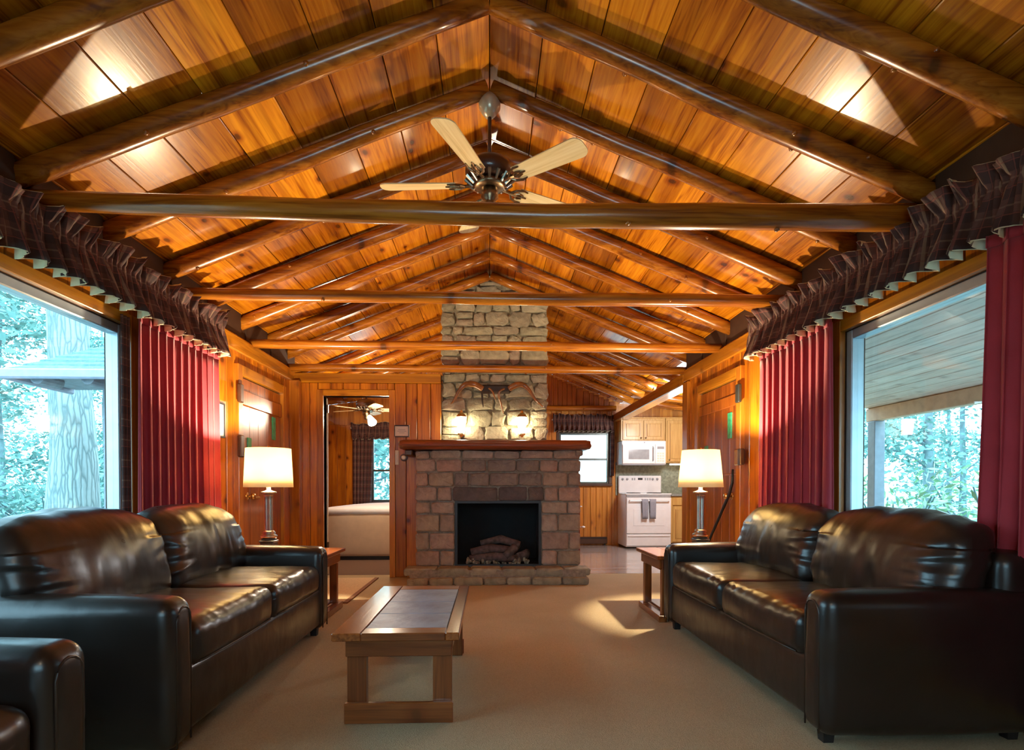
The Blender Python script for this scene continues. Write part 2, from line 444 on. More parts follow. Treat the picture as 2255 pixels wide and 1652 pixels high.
def puff(c, size, r, m=10, bulge=(0, 0, 0), wr=0, wfreq=(6, 6, 6), seed=0, fn=None, k=3):
    """rounded, stuffed box: centre c, full size, corner radius r, bulge per axis, wrinkle depth"""
    h = [s / 2 for s in size]
    bm = BM()
    def coords(i):
        rr = min(r, h[i] * .95)
        e = [-h[i] + rr * j / k for j in range(k)]
        inn = [-h[i] + rr + (2 * (h[i] - rr)) * j / m for j in range(m + 1)]
        return e + inn + [-x for x in e[::-1]]
    C3 = [coords(0), coords(1), coords(2)]
    cache = {}
    def vert(p):
        key = tuple(round(x, 5) for x in p)
        if key in cache: return cache[key]
        P = Vector(p); inner = Vector([max(-(h[i] - min(r, h[i] * .95)), min(h[i] - min(r, h[i] * .95), p[i])) for i in range(3)])
        d = P - inner
        d = d.normalized() if d.length > 1e-9 else d
        q = inner + d * min(r, min(h) * .95)
        un = [q[i] / h[i] for i in range(3)]
        for i in range(3):
            if bulge[i]:
                a, b = [j for j in range(3) if j != i]
                q[i] += un[i] * bulge[i] * (1 - un[a] ** 2) * (1 - un[b] ** 2)
        if wr:
            s = Vector((q[0] * wfreq[0] + seed, q[1] * wfreq[1], q[2] * wfreq[2]))
            w = 1 - abs(noise.noise(s)) * 2.4
            w2 = noise.noise(s * .45 + Vector((9, 2, 5)))
            q += d.normalized() * (wr * (.6 * w + 1.1 * w2)) if d.length else Vector((0, 0, 0))
        if fn: q = fn(q, un)
        v = bm.verts.new(Vector(c) + q); cache[key] = v
        return v
    for ax in range(3):
        a, b = [j for j in range(3) if j != ax]
        for sgn in (-1, 1):
            A, B = C3[a], C3[b]
            for i in range(len(A) - 1):
                for j in range(len(B) - 1):
                    quad = []
                    for (x, y) in ((A[i], B[j]), (A[i + 1], B[j]), (A[i + 1], B[j + 1]), (A[i], B[j + 1])):
                        p = [0, 0, 0]; p[a] = x; p[b] = y; p[ax] = sgn * h[ax]; quad.append(vert(p))
                    if len(set(quad)) == 4:
                        try: bm.faces.new(quad)
                        except ValueError: pass
    bmesh.ops.recalc_face_normals(bm, faces=bm.faces[:])
    return bm
def sheet(path, z0, z1, nu, nv, thick=.004):
    """cloth grid: path(u,v)->(x,y,z), with UV in metres"""
    vs, fs, uv = [], [], []
    for j in range(nv + 1):
        for i in range(nu + 1):
            vs.append(path(i / nu, j / nv))
    for j in range(nv):
        for i in range(nu):
            a = j * (nu + 1) + i
            fs.append((a, a + 1, a + nu + 2, a + nu + 1))
    return vs, fs
def cloth(name, path, nu, nv, mat, parent, su=1, sv=1, thick=.004):
    vs, fs = sheet(path, 0, 0, nu, nv)
    o = obj(name, (vs, fs), mat, parent, smooth=True)
    uvl = o.data.uv_layers.new(name='UVMap')
    for pl in o.data.polygons:
        for li in pl.loop_indices:
            vi = o.data.loops[li].vertex_index
            uvl.data[li].uv = ((vi % (nu + 1)) / nu * su, (vi // (nu + 1)) / nv * sv)
    if thick:
        md = o.modifiers.new('thickness', 'SOLIDIFY'); md.thickness = thick; md.offset = 0
    return o
def board(lo, hi, axis, cham=.005):
    """a board with a chamfered face; a plain box with its edges eased"""
    return bx(lo[0], hi[0], lo[1], hi[1], lo[2], hi[2], bev=cham)
def wall_backing(bm, axis, p0, p1, u0, u1, z0, z1, holes):
    us = sorted({u0, u1, *[h[0] for h in holes], *[h[1] for h in holes]}); us = [u for u in us if u0 <= u <= u1]
    zs = sorted({z0, z1, *[h[2] for h in holes], *[h[3] for h in holes]}); zs = [z for z in zs if z0 <= z <= z1]
    for a, b in zip(us, us[1:]):
        runs = []
        for c, d in zip(zs, zs[1:]):
            mu, mz = (a + b) / 2, (c + d) / 2
            if any(h[0] < mu < h[1] and h[2] < mz < h[3] for h in holes): continue
            if runs and runs[-1][1] == c: runs[-1][1] = d
            else: runs.append([c, d])
        for c, d in runs:
            if axis == 'x': box(bm, p0, p1, a, b, c, d)
            else: box(bm, a, b, p0, p1, c, d)
def board_run(parent, axis, p, th, inward, u0, u1, z0, z1, bw, holes, mat='wallz', topfn=None, jit=.25):
    """vertical tongue-and-groove boards on a wall: every board is an object"""
    us, u = [], u0
    cuts = sorted({h[0] for h in holes if u0 < h[0] < u1} | {h[1] for h in holes if u0 < h[1] < u1} | {u1})
    while u < u1 - 1e-4:
        w = bw * (1 + random.uniform(-jit, jit))
        nxt = u + w
        c = [x for x in cuts if u + 1e-4 < x]
        if c and nxt > c[0] - bw * .35: nxt = c[0]
        us.append((u, min(nxt, u1))); u = nxt
    for a, b in us:
        m = (a + b) / 2
        top = topfn(a, b) if topfn else z1
        segs = [(z0, top)]
        for h in holes:
            if h[0] - 1e-4 < m < h[1] + 1e-4:
                new = []
                for (s, e) in segs:
                    if h[3] <= s or h[2] >= e: new.append((s, e)); continue
                    if h[2] > s: new.append((s, h[2]))
                    if h[3] < e: new.append((h[3], e))
                segs = new
        for s, e in segs:
            if e - s < .02: continue
            a2, b2 = a + .002, b - .002
            q0, q1 = sorted((p, p + inward * th))
            if axis == 'x': bm = board((q0, a2, s), (q1, b2, e), 'z', .006)
            else: bm = board((a2, q0, s), (b2, q1, e), 'z', .006)
            obj('board', bm, mat, parent)

# ------------------------------------------------------------------ room dimensions
XW = 2.2            # side walls
YF, YP, YB = -1.5, 6.45, 9.97      # front wall, partition, far wall
ZR, SL = 3.37, .405  # rafter axis height at the ridge, slope
XLB, XRK = -3.1, 3.55   # bedroom / kitchen outer walls
def zraf(x):
    a = abs(x)
    return ZR - SL * a if a < 2.3 else ZR - SL * 2.3 - .13 * (a - 2.3)
PO = .068           # plank underside above the rafter axis

# ------------------------------------------------------------------ floors
fl = obj('floor', bx(-XW - .1, XW + .1, YF - .1, 6.62, -.08, 0), 'carpet'); setp(fl, 'tan loop-pile carpet floor of the living room', 'floor', kind='structure')
fk = obj('floor', bx(.2, XRK + .1, 6.62, YB + .1, -.08, .001), 'vinyl'); setp(fk, 'glossy plank-look floor of the kitchen beyond the fireplace', 'floor', kind='structure')
fb = obj('floor', bx(XLB - .1, .2, 6.62, YB + .1, -.08, .001), 'bedfloor'); setp(fb, 'dark brown bedroom floor seen through the doorway', 'floor', kind='structure')

# ------------------------------------------------------------------ ceiling: roof sheet, planks, rafters
rb = BM()
def roof_quad(bm, xa, xb, y0, y1):
    za, zb = zraf(xa) + PO + .024, zraf(xb) + PO + .024
    v = [bm.verts.new(p) for p in ((xa, y0, za), (xb, y0, zb), (xb, y1, zb), (xa, y1, za), (xa, y0, za + .06), (xb, y0, zb + .06), (xb, y1, zb + .06), (xa, y1, za + .06))]
    for f in ((0, 3, 2, 1), (4, 5, 6, 7), (0, 1, 5, 4), (1, 2, 6, 5), (2, 3, 7, 6), (3, 0, 4, 7)): bm.faces.new([v[i] for i in f])
roof_quad(rb, 0, 2.3, YF - .12, YB + .12); roof_quad(rb, -2.3, 0, YF - .12, YB + .12)
roof_quad(rb, 2.3, 3.7, YF - .12, YB + .12); roof_quad(rb, -3.25, -2.3, YF - .12, YB + .12)
ceiling = obj('ceiling', rb, 'ceilB'); setp(ceiling, 'pitched ceiling of varnished orange pine planks over log rafters', 'ceiling', kind='structure')
RAF = [-.8, -.2, .4, 1.0, 1.6, 2.2, 2.8, 3.4, 4.0, 4.6, 5.2, 5.8, 6.36, 7.3, 7.95, 8.6, 9.25]
PW = .274
def plank(s, xa, xb, y0, y1):
    bm = BM(); g = .0022
    a, b = s * (xa + g), s * (xb - g)
    za, zb = zraf(a) + PO, zraf(b) + PO
    y0 += .0015; y1 -= .0015
    pts = []
    for y, in ((y0,), (y1,)):
        pts += [(a, y, za), (b, y, zb), (b, y, zb + .02), (a, y, za + .02)]
    v = [bm.verts.new(p) for p in pts]
    for f in ((0, 1, 2, 3), (7, 6, 5, 4), (0, 4, 5, 1), (1, 5, 6, 2), (2, 6, 7, 3), (3, 7, 4, 0)): bm.faces.new([v[i] for i in f])
    bmesh.ops.recalc_face_normals(bm, faces=bm.faces[:])
    bmesh.ops.bevel(bm, geom=bm.edges[:], offset=.003, segments=1, affect='EDGES')
    obj('plank', bm, 'ceil', ceiling)
for s in (-1, 1):
    k = 0
    while k * PW < 2.25:
        xa, xb = k * PW, (k + 1) * PW
        if k == 8: xb = 2.3
        if xa > 2.25: break
        i = 0; ys = [YF]; r = random.Random(100 * s + k)
        j = r.choice([2, 3, 4, 5])
        while j < len(RAF) - 1:
            ys.append(RAF[j]); j += r.choice([3, 4, 4, 5])
        ys.append(YB)
        for y0, y1 in zip(ys, ys[1:]): plank(s, xa, xb, y0, y1)
        k += 1
    for xa, xb in ((2.3, 2.55), (2.55, 2.8), (2.8, 3.1)) + (((3.1, 3.5),) if s > 0 else ()):
        plank(s, xa, xb, 6.5, 8.3); plank(s, xa, xb, 8.3, YB)
def pole(p0, p1, r0, r1, seed, n=14, segs=9, wob=.012):
    p0, p1 = Vector(p0), Vector(p1); pts, rad = [], []
    rng = random.Random(seed)
    for i in range(segs + 1):
        t = i / segs
        q = p0.lerp(p1, t)
        e = math.sin(PI * t)
        q += Vector((0, rng.uniform(-wob, wob) * e * .6, noise.noise(Vector((t * 3, seed, 0))) * wob * e))
        pts.append(q); rad.append((r0 * (1 - t) + r1 * t) * (1 + .06 * noise.noise(Vector((t * 7, seed * 1.7, 3)))))
    bm = tube(BM(), pts, rad, n, rough=.08, seed=seed)
    for _ in range(4):      # knot swellings
        t = rng.uniform(.1, .9); a = rng.uniform(PI * .9, PI * 2.1)
        q = p0.lerp(p1, t); d = (p1 - p0).normalized()
        u = d.cross(Vector((0, 0, 1))).normalized(); w = d.cross(u).normalized()
        out = u * math.cos(a) - w * math.sin(a)
        rr = (r0 * (1 - t) + r1 * t)
        c = q + out * rr * .93
        m = bmesh.ops.create_icosphere(bm, subdivisions=1, radius=.016, matrix=Matrix.Translation(c))
    return bm
for i, y in enumerate(RAF):
    for s in (-1, 1):
        r0 = .052 if y < 6.5 else .048
        x0 = .015
        if 6.45 < y < 7.25: x0 = .7
        x1 = 2.34
        bm = pole((s * x0, y, zraf(x0)), (s * x1, y, zraf(2.3) - .01), r0 * .92, r0 * 1.12, i * 2 + s + 5)
        obj('rafter', bm, 'log', ceiling, smooth=True)
        if y > 6.5:
            xe = 3.45 if s > 0 else 3.0
            bm = pole((s * 2.3, y, zraf(2.3)), (s * xe, y, zraf(xe)), .05, .045, i * 3 + s + 50, segs=4)
            obj('rafter', bm, 'log', ceiling, smooth=True)
# eave blocking between the rafters, above both side walls; its dark colour stands in for eave shade
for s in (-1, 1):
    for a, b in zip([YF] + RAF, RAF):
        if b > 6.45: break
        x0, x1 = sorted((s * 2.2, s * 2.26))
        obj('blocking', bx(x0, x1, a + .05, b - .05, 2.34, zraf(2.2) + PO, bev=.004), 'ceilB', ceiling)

# tie beams: each log is a thing
TIES = [(2.835, 2.386, .0565, .028, .18), (4.16, 2.392, .045, .006, .08), (5.35, 2.335, .043, 0, .05), (6.33, 2.325, .042, 0, .05)]
TL = ['thick log tie beam spanning the room in front of the ceiling fan', 'log tie beam spanning the room just beyond the ceiling fan',
      'log tie beam between the fan and the wall, crossing the upper chimney', 'thin log tie beam resting on top of the bedroom partition, crossing the chimney above the horns']
for (y, z, r, sag, tp), lb in zip(TIES, TL):
    bm = pole((-2.24, y, z), (2.24, y, z - .002), r * (1 - tp), r * (1 + tp), int(y * 10), n=18, segs=16, wob=.012)
    for v in bm.verts: v.co.z -= sag * (1 - (v.co.x / 2.24) ** 2)
    o = obj('tie_beam', bm, 'log', smooth=True); setp(o, lb, 'log beam', group='log tie beams')
bm = pole((.3, 9.86, 2.40), (2.2, 9.86, 2.40), .045, .045, 91, segs=8)
o = obj('tie_beam', bm, 'log', smooth=True); setp(o, 'short log tie beam high on the kitchen wall above the window', 'log beam', group='log tie beams')

# ------------------------------------------------------------------ side walls
WL = dict(u0=.55, u1=3.56, z0=.55, z1=1.985)      # left picture window
WR = dict(u0=1.45, u1=3.47, z0=.55, z1=1.975)     # right picture window
DL = (5.08, 6.06, 0, 1.99)
DR = (4.92, 5.84, 0, 1.975)
hL = [(WL['u0'], WL['u1'], WL['z0'], WL['z1']), DL]
hR = [(WR['u0'], WR['u1'], WR['z0'], WR['z1']), DR]
bm = BM(); wall_backing(bm, 'x', -XW - .14, -XW - .012, YF - .12, YP + .12, 0, 2.56, hL)
wallL = obj('wall_left', bm, 'ceilB'); setp(wallL, 'left pine-board wall with picture window and plank door', 'wall', kind='structure')
bm = BM(); wall_backing(bm, 'x', XW + .012, XW + .14, YF - .12, 6.32, 0, 2.56, hR)
wallR = obj('wall_right', bm, 'ceilB'); setp(wallR, 'right pine-board wall with picture window and plank door', 'wall', kind='structure')
for w, s, hs, ye in ((wallL, -1, hL, YP), (wallR, 1, hR, 6.32)):
    board_run(w, 'x', s * (XW + .012), .014, -s, YF, 3.3, 0, 2.34, .3, hs)
    board_run(w, 'x', s * (XW + .012), .014, -s, 3.3, ye, 0, 2.34, .15, hs)

# header boards along both walls and the open post and plate beside the kitchen
def named(name, bm, mat, label, cat='trim', kind='structure', **k):
    o = obj(name, bm, mat, **k); return setp(o, label, cat, kind=kind)
named('trim_1', bx(-XW, -XW + .03, YF, YP, 2.19, 2.315, bev=.004), 'wally', 'long header board along the top of the left wall')
named('trim_2', bx(XW - .03, XW, YF, 6.32, 2.19, 2.315, bev=.004), 'wally', 'long header board along the top of the right wall')
named('trim_3', bx(XW - .03, XW + .14, 6.325, 9.9, 2.165, 2.30, bev=.008), 'wally', 'squared timber plate running from the wall end back into the kitchen', 'beam')
named('trim_4', bx(XW - .035, XW + .145, 6.17, 6.33, 0, 2.18, bev=.006), 'trimz', 'upright timber post at the end of the right wall', 'post')
named('trim_5', bx(-XW + .001, -XW + .11, 6.34, 6.43, 0, 2.19, bev=.004), 'trimz', 'upright corner board where left wall meets the bedroom partition', 'corner board')
named('baseboard_left', bx(-XW + .001, -XW + .02, YF, 5.0, 0, .1, bev=.003), 'wally', 'low varnished baseboard along the left wall')
named('baseboard_right', bx(XW - .02, XW - .001, YF, 4.82, 0, .1, bev=.003), 'wally', 'low varnished baseboard along the right wall')

# front wall (behind the camera)
FW = (-.9, 1.1, .75, 1.9)
bm = BM(); wall_backing(bm, 'y', YF - .12, YF - .012, -2.34, 2.34, 0, 2.5, [FW])
v = [bm.verts.new(p) for p in ((-2.34, YF - .12, 2.5), (2.34, YF - .12, 2.5), (0, YF - .12, 3.46), (-2.34, YF - .012, 2.5), (2.34, YF - .012, 2.5), (0, YF - .012, 3.46))]
for f in ((0, 1, 2), (5, 4, 3), (0, 2, 5, 3), (1, 4, 5, 2), (0, 3, 4, 1)): bm.faces.new([v[i] for i in f])
wf = obj('wall_front', bm, 'wallz'); setp(wf, 'pine-board gable wall behind the viewer', 'wall', kind='structure')
board_run(wf, 'y', YF - .012, .014, 1, -XW, XW, 0, 2.4, .3, [FW], mat='doorwood', topfn=lambda a, b: min(zraf(a), zraf(b)) + .04)

# ------------------------------------------------------------------ bedroom partition
DB = (-1.855, -1.125, 0, 2.035)
bm = BM(); wall_backing(bm, 'y', YP, YP + .1, XLB, -.545, 0, 2.28, [DB])
wp = obj('wall_back', bm, 'ceilB'); setp(wp, 'low pine-board partition left of the fireplace with a bedroom doorway', 'wall', kind='structure')
board_run(wp, 'y', YP, .014, -1, -2.19, -.545, 0, 2.18, .15, [(DB[0] - .06, DB[1] + .06, 0, DB[3] + .07)], jit=.3)
named('trim_6', bx(-2.19, -.548, YP - .03, YP + .11, 2.18, 2.285, bev=.004), 'wallx', 'wide header board on top of the bedroom partition')
# bedroom door frame and the open door seen edge-on
d3 = thing('door_3', 'bedroom door opened inward, its pale edge showing in the doorway', 'door', (DB[0], YP, 0), kind='structure')
obj('casing', bx(DB[0] - .07, DB[0], YP - .03, YP + .1, 0, DB[3] + .07, bev=.004), 'trimz', d3)
obj('casing', bx(DB[1], DB[1] + .065, YP - .03, YP + .1, 0, DB[3] + .07, bev=.004), 'trimz', d3)
obj('casing', bx(DB[0], DB[1], YP - .03, YP + .1, DB[3], DB[3] + .07, bev=.004), 'wallx', d3)
bm = bx(-.04, .0, 0, .71, .02, DB[3] - .01, bev=.003)
bmesh.ops.rotate(bm, verts=bm.verts[:], matrix=Matrix.Rotation(math.radians(15.5), 3, 'Z'))
bmesh.ops.translate(bm, verts=bm.verts[:], vec=(DB[0] + .012, YP + .115, 0))
obj('door_leaf', bm, 'offwhite', d3)
for z in (.3, 1.86): obj('hinge', bx(DB[0] + .0, DB[0] + .024, YP + .085, YP + .112, z, z + .09), 'darkwood', d3)
# partition between bedroom and kitchen, behind the chimney
bm = bx(-.06, .06, 7.1, YB, 0, 2.4)
wi = obj('wall_inner', bm, 'wallz'); setp(wi, 'partition between bedroom and kitchen behind the chimney', 'wall', kind='structure')

# ------------------------------------------------------------------ far wall with kitchen and bedroom windows
KW = (1.22, 2.10, 1.085, 1.98)
BW = (-2.05, -1.15, .77, 1.90)
bm = BM(); wall_backing(bm, 'y', YB, YB + .12, XLB - .1, XRK + .1, 0, 2.2, [KW, BW])
v = [bm.verts.new(p) for y in (YB, YB + .12) for p in ((XLB - .1, y, 2.2), (XRK + .1, y, 2.2), (XRK + .1, y, zraf(3.6) + PO), (2.3, y, zraf(2.3) + PO), (0, y, ZR + PO), (-2.3, y, zraf(2.3) + PO), (XLB - .1, y, zraf(3.2) + PO))]
bm.faces.new(v[:7]); bm.faces.new(v[7:][::-1])
for i in range(7): bm.faces.new((v[i], v[i + 7], v[(i + 1) % 7 + 7], v[(i + 1) % 7]))
wfar = obj('wall_far', bm, 'kwall'); setp(wfar, 'far pine-board gable wall of the kitchen and bedroom', 'wall', kind='structure')
board_run(wfar, 'y', YB, .014, -1, .1, 2.2, 0, 2.36, .11, [(KW[0] - .05, KW[1] + .05, KW[2] - .06, KW[3] + .05)], mat='kwall')
board_run(wfar, 'y', YB, .014, -1, .7, 2.2, 2.37, 3.1, .10, [], mat='doorwood', topfn=lambda a, b: min(zraf(a), zraf(b)) + .05)
board_run(wfar, 'y', YB, .014, -1, -3.0, -.1, 0, 2.1, .15, [(BW[0] - .05, BW[1] + .05, BW[2] - .06, BW[3] + .05)])
bm = bx(XRK, XRK + .1, 6.2, YB + .12, 0, 2.33)
setp(obj('wall_kitchen_side', bm, 'kwall'), 'right side wall of the kitchen', 'wall', kind='structure')
setp(obj('wall_kitchen_front', bx(XW + .14, XRK + .1, 6.2, 6.3, 0, 2.33), 'kwall'), 'kitchen wall next to the timber post', 'wall', kind='structure')
setp(obj('wall_bedroom_side', bx(XLB - .1, XLB, YP, YB + .12, 0, 2.33), 'wallz'), 'left side wall of the bedroom', 'wall', kind='structure')
# backsplash behind the stove
setp(obj('backsplash', bx(2.22, XRK, YB - .02, YB - .001, .88, 1.46), 'tileback'), 'speckled green-grey backsplash behind the white stove', 'backsplash', kind='structure')

# ------------------------------------------------------------------ windows
def window_x(name, s, w, label, mull=None):
    o = thing(name, label, 'window', (s * XW, (w['u0'] + w['u1']) / 2, w['z0']), kind='structure')
    def X(a, b): return sorted((s * a, s * b))
    t = .055
    u0, u1, z0, z1 = w['u0'], w['u1'], w['z0'], w['z1']
    xa, xb = X(XW + .02, XW + .10)
    for a in ((u0, u0 + t, z0, z1), (u1 - t, u1, z0, z1), (u0 + t, u1 - t, z1 - t, z1), (u0 + t, u1 - t, z0, z0 + t)):
        obj('window_frame', bx(xa, xb, *a, bev=.006), 'alu', o)
    xa, xb = X(XW + .055, XW + .061)
    obj('pane', bx(xa, xb, u0 + t, u1 - t, z0 + t, z1 - t), 'glass', o)
    xa, xb = X(XW - .022, XW + .02)
    c = .07
    obj('casing', bx(xa, xb, u0 - c, u0, z0 - c, z1 + c, bev=.004), 'trimz', o)
    obj('casing', bx(xa, xb, u1, u1 + c, z0 - c, z1 + c, bev=.004), 'trimz', o)
    obj('casing', bx(xa, xb, u0, u1, z1, z1 + c, bev=.004), 'wally', o)
    xa, xb = X(XW - .06, XW + .02)
    obj('window_sill', bx(xa, xb, u0, u1, z0 - .04, z0, bev=.004), 'wally', o)
    return o
window_x('window_1', -1, WL, 'large left picture window looking onto trees and a shed roof')
window_x('window_2', 1, WR, 'large right picture window looking onto the covered porch')
w5 = thing('window_added', 'added window behind the viewer, bringing daylight onto the near carpet', 'window', (.1, YF, .6), kind='structure')  # unseen, added as a daylight source for the near carpet
for a in ((FW[0], FW[0] + .05, FW[2], FW[3]), (FW[1] - .05, FW[1], FW[2], FW[3]), (.07, .13, FW[2], FW[3])):
    obj('window_frame', bx(a[0], a[1], YF - .09, YF + .01, a[2], a[3], bev=.005), 'trimz', w5)
for a in ((FW[0] + .05, .07), (.13, FW[1] - .05)):
    for z in (FW[2], FW[3] - .05): obj('window_frame', bx(a[0], a[1], YF - .09, YF + .01, z, z + .05, bev=.005), 'wallx', w5)
    obj('pane', bx(a[0], a[1], YF - .05, YF - .046, FW[2] + .05, FW[3] - .05), 'glass', w5)
def window_y(name, W_, label, mats='alu'):
    x0, x1, z0, z1 = W_
    o = thing(name, label, 'window', ((x0 + x1) / 2, YB, z0), kind='structure')
    t = .035; y0, y1 = YB + .01, YB + .06; zm = z0 + (z1 - z0) * .48
    for a in ((x0, x0 + t, z0, z1), (x1 - t, x1, z0, z1), (x0 + t, x1 - t, z1 - t, z1), (x0 + t, x1 - t, z0, z0 + t), (x0 + t, x1 - t, zm - .018, zm + .018)):
        obj('window_frame', bx(a[0], a[1], y0, y1, a[2], a[3], bev=.004), 'pewdark', o)
    obj('pane', bx(x0 + t, x1 - t, YB + .03, YB + .034, z0 + t, zm - .018), 'glass', o)
    obj('pane', bx(x0 + t, x1 - t, YB + .04, YB + .044, zm + .018, z1 - t), 'glass', o)
    obj('window_sill', bx(x0 - .05, x1 + .05, YB - .07, YB + .02, z0 - .04, z0, bev=.004), 'darkwood', o)
    for a in ((x0 - .05, x0, z0, z1 + .05), (x1, x1 + .05, z0, z1 + .05), (x0, x1, z1, z1 + .05)):
        obj('casing', bx(a[0], a[1], YB - .02, YB + .02, a[2], a[3], bev=.003), 'darkwood', o)
window_y('window_3', KW, 'double-hung kitchen window under the ruffled valance')
window_y('window_4', BW, 'double-hung bedroom window beside the plaid curtain')

# ------------------------------------------------------------------ plank doors
def plank_door(name, s, D, label, knob_y, greens, rail_z):
    y0, y1, z0, z1 = D
    o = thing(name, label, 'door', (s * XW, (y0 + y1) / 2, 0), kind='structure')
    def X(a, b): return sorted((s * a, s * b))
    xa, xb = X(XW - .012, XW + .03)
    nb = 5; w = (y1 - y0 - .02) / nb
    for i in range(nb):
        obj('door_board', bx(xa, xb, y0 + .01 + i * w + .001, y0 + .01 + (i + 1) * w - .001, .015, z1 - .01, bev=.003), 'doorwood', o)
    xa2, xb2 = X(XW - .03, XW - .012)
    for z, h in rail_z:
        obj('rail', bx(xa2, xb2, y0 + .015, y1 - .015, z, z + h, bev=.004), 'doorwood', o)
    xa, xb = X(XW - .042, XW + .02); c = .09
    obj('casing', bx(xa, xb, y0 - c, y0, 0, z1 + c, bev=.004), 'trimz', o)
    obj('casing', bx(xa, xb, y1, y1 + c, 0, z1 + c, bev=.004), 'trimz', o)
    obj('casing', bx(xa, xb, y0, y1, z1, z1 + c, bev=.004), 'wally', o)
    for (gy, gz0, gz1) in greens:
        xa3, xb3 = X(XW - .024, XW - .008)
        p = obj('pane', bx(xa3, xb3, gy - .038, gy + .038, gz0, gz1, bev=.003), 'green', o, label='narrow green glass light')
    k = lathe(BM(), [(.012, 0), (.012, .03), (.028, .045), (.03, .06), (.02, .072), (.004, .075)], n=16)
    bmesh.ops.rotate(k, verts=k.verts[:], matrix=Matrix.Rotation(-s * PI / 2, 3, 'Y'))
    bmesh.ops.translate(k, verts=k.verts[:], vec=(s * (XW - .012), knob_y, .93))
    kn = obj('door_knob', k, 'brass', o, smooth=True)
    k = lathe(BM(), [(.034, 0), (.034, .005), (.03, .007)], n=16)
    bmesh.ops.rotate(k, verts=k.verts[:], matrix=Matrix.Rotation(-s * PI / 2, 3, 'Y'))
    bmesh.ops.translate(k, verts=k.verts[:], vec=(s * (XW - .012), knob_y, .93))
    obj('rosette', k, 'brass', kn, smooth=True)
    return o
doorL = plank_door('door_1', -1, DL, 'plank door in the left wall behind the left lamp, two green glass lights', 5.22, [(5.26, 1.22, 1.46), (5.85, 1.49, 1.72)], [(.2, .14), (1.74, .13)])
doorR = plank_door('door_2', 1, DR, 'plank door in the right wall behind the right lamp, two green glass lights', 5.06, [(5.10, 1.455, 1.69), (5.66, 1.25, 1.43)], [(.2, .14), (1.74, .10), (1.12, .02)])
for s, y, z0, z1, D in ((-1, 4.99, 1.74, 1.90, doorL), (-1, 4.99, 1.27, 1.46, doorL), (1, 4.83, 1.74, 1.90, doorR)):
    x0, x1 = sorted((s * (XW - .042), s * (XW - .075)))
    obj('latch_plate', bx(x0, x1, y - .035, y + .035, z0, z1, bev=.008), 'darkwood' if s < 0 else 'pewdark', D)
x = XW
obj('latch_box', bx(x - .08, x - .042, 4.74, 4.80, 1.20, 1.34, bev=.006), 'darkwood', doorR)
obj('latch_plate', bx(x - .075, x - .042, 4.80, 4.875, 1.20, 1.34, bev=.006), 'brass', doorR, label='brass bolt plate')
# brass latch on the left door
obj('door_bolt', bx(-XW + .012, -XW + .05, 5.26, 5.42, .905, .925, bev=.004), 'brass', doorL)
# dark stick leaning on the right door
bm = tube(BM(), [(2.10, 5.50, .0), (2.115, 5.45, .45), (2.13, 5.13, .80), (2.145, 5.015, .95), (2.15, 4.965, 1.05), (2.15, 4.955, 1.17)], [.011, .012, .013, .014, .012, .010], 10)
bm2 = BM(); merge(bm2, bm)
o = obj('walking_stick', bm2, 'black', smooth=True); setp(o, 'dark bent walking stick leaning against the right plank door', 'stick')

# ------------------------------------------------------------------ small things on the walls
def framed(name, label, lo, hi, axis, inward, fr, face):
    c = [(a + b) / 2 for a, b in zip(lo, hi)]
    o = thing(name, label, 'picture', (c[0], c[1], lo[2]))
    t = .014
    if axis == 'y':
        (x0, y0, z0), (x1, y1, z1) = lo, hi
        for a in ((x0, x0 + t, z0, z1), (x1 - t, x1, z0, z1), (x0 + t, x1 - t, z0, z0 + t), (x0 + t, x1 - t, z1 - t, z1)):
            obj('frame', bx(a[0], a[1], y0, y1, a[2], a[3], bev=.003), fr, o)
        obj('sheet', bx(x0 + t, x1 - t, y0 + .008, y1, z0 + t, z1 - t), face, o)
        for i, zz in enumerate((.35, .48, .6)):
            w = (.06, .10, .08)[i]; cx = (x0 + x1) / 2
            obj('printed_line', bx(cx - w / 2, cx + w / 2, y0 + .0065, y0 + .0085, z0 + (z1 - z0) * zz, z0 + (z1 - z0) * zz + .004), 'grey', o)
    else:
        (x0, y0, z0), (x1, y1, z1) = lo, hi
        for a in ((y0, y0 + t, z0, z1), (y1 - t, y1, z0, z1), (y0 + t, y1 - t, z0, z0 + t), (y0 + t, y1 - t, z1 - t, z1)):
            obj('frame', bx(x0, x1, *a, bev=.003), fr, o)
        obj('sheet', bx(x0, x1 - .008, y0 + t, y1 - t, z0 + t, z1 - t), face, o)
    return o
framed('framed_notice', 'small brown-framed notice on the pine wall beside the bedroom doorway', (-1.072, YP - .03, 1.575), (-.9, YP - .014, 1.712), 'y', -1, 'brown_metal', 'paper')
framed('framed_picture', 'white sheet in a thin dark frame between left curtain and plank door', (-XW + .001, 4.62, 1.415), (-XW + .02, 4.79, 1.70), 'x', 1, 'black', 'screen')
o = thing('light_switch', 'cream double switch plate on the board left of the mantel', 'switch', (-1.045, YP - .014, 1.27))
obj('plate', bx(-1.07, -1.02, YP - .022, YP - .014, 1.265, 1.43, bev=.003), 'offwhite', o)
for z in (1.30, 1.37): obj('toggle', bx(-1.05, -1.04, YP - .034, YP - .022, z, z + .024), 'paper', o)
def rotY90(bm, c):
    bmesh.ops.rotate(bm, verts=bm.verts[:], matrix=Matrix.Rotation(PI / 2, 3, 'X'))
    bmesh.ops.translate(bm, verts=bm.verts[:], vec=c); return bm
o = thing('thermostat', 'round thermostat with dark rim under the mantel end', 'thermostat', (-.962, YP - .014, 1.31))
obj('rim', rotY90(lathe(BM(), [(.042, 0), (.042, .02), (.036, .026), (.03, .022)], n=24), (-.962, YP - .014, 1.347)), 'brown_metal', o, smooth=True)
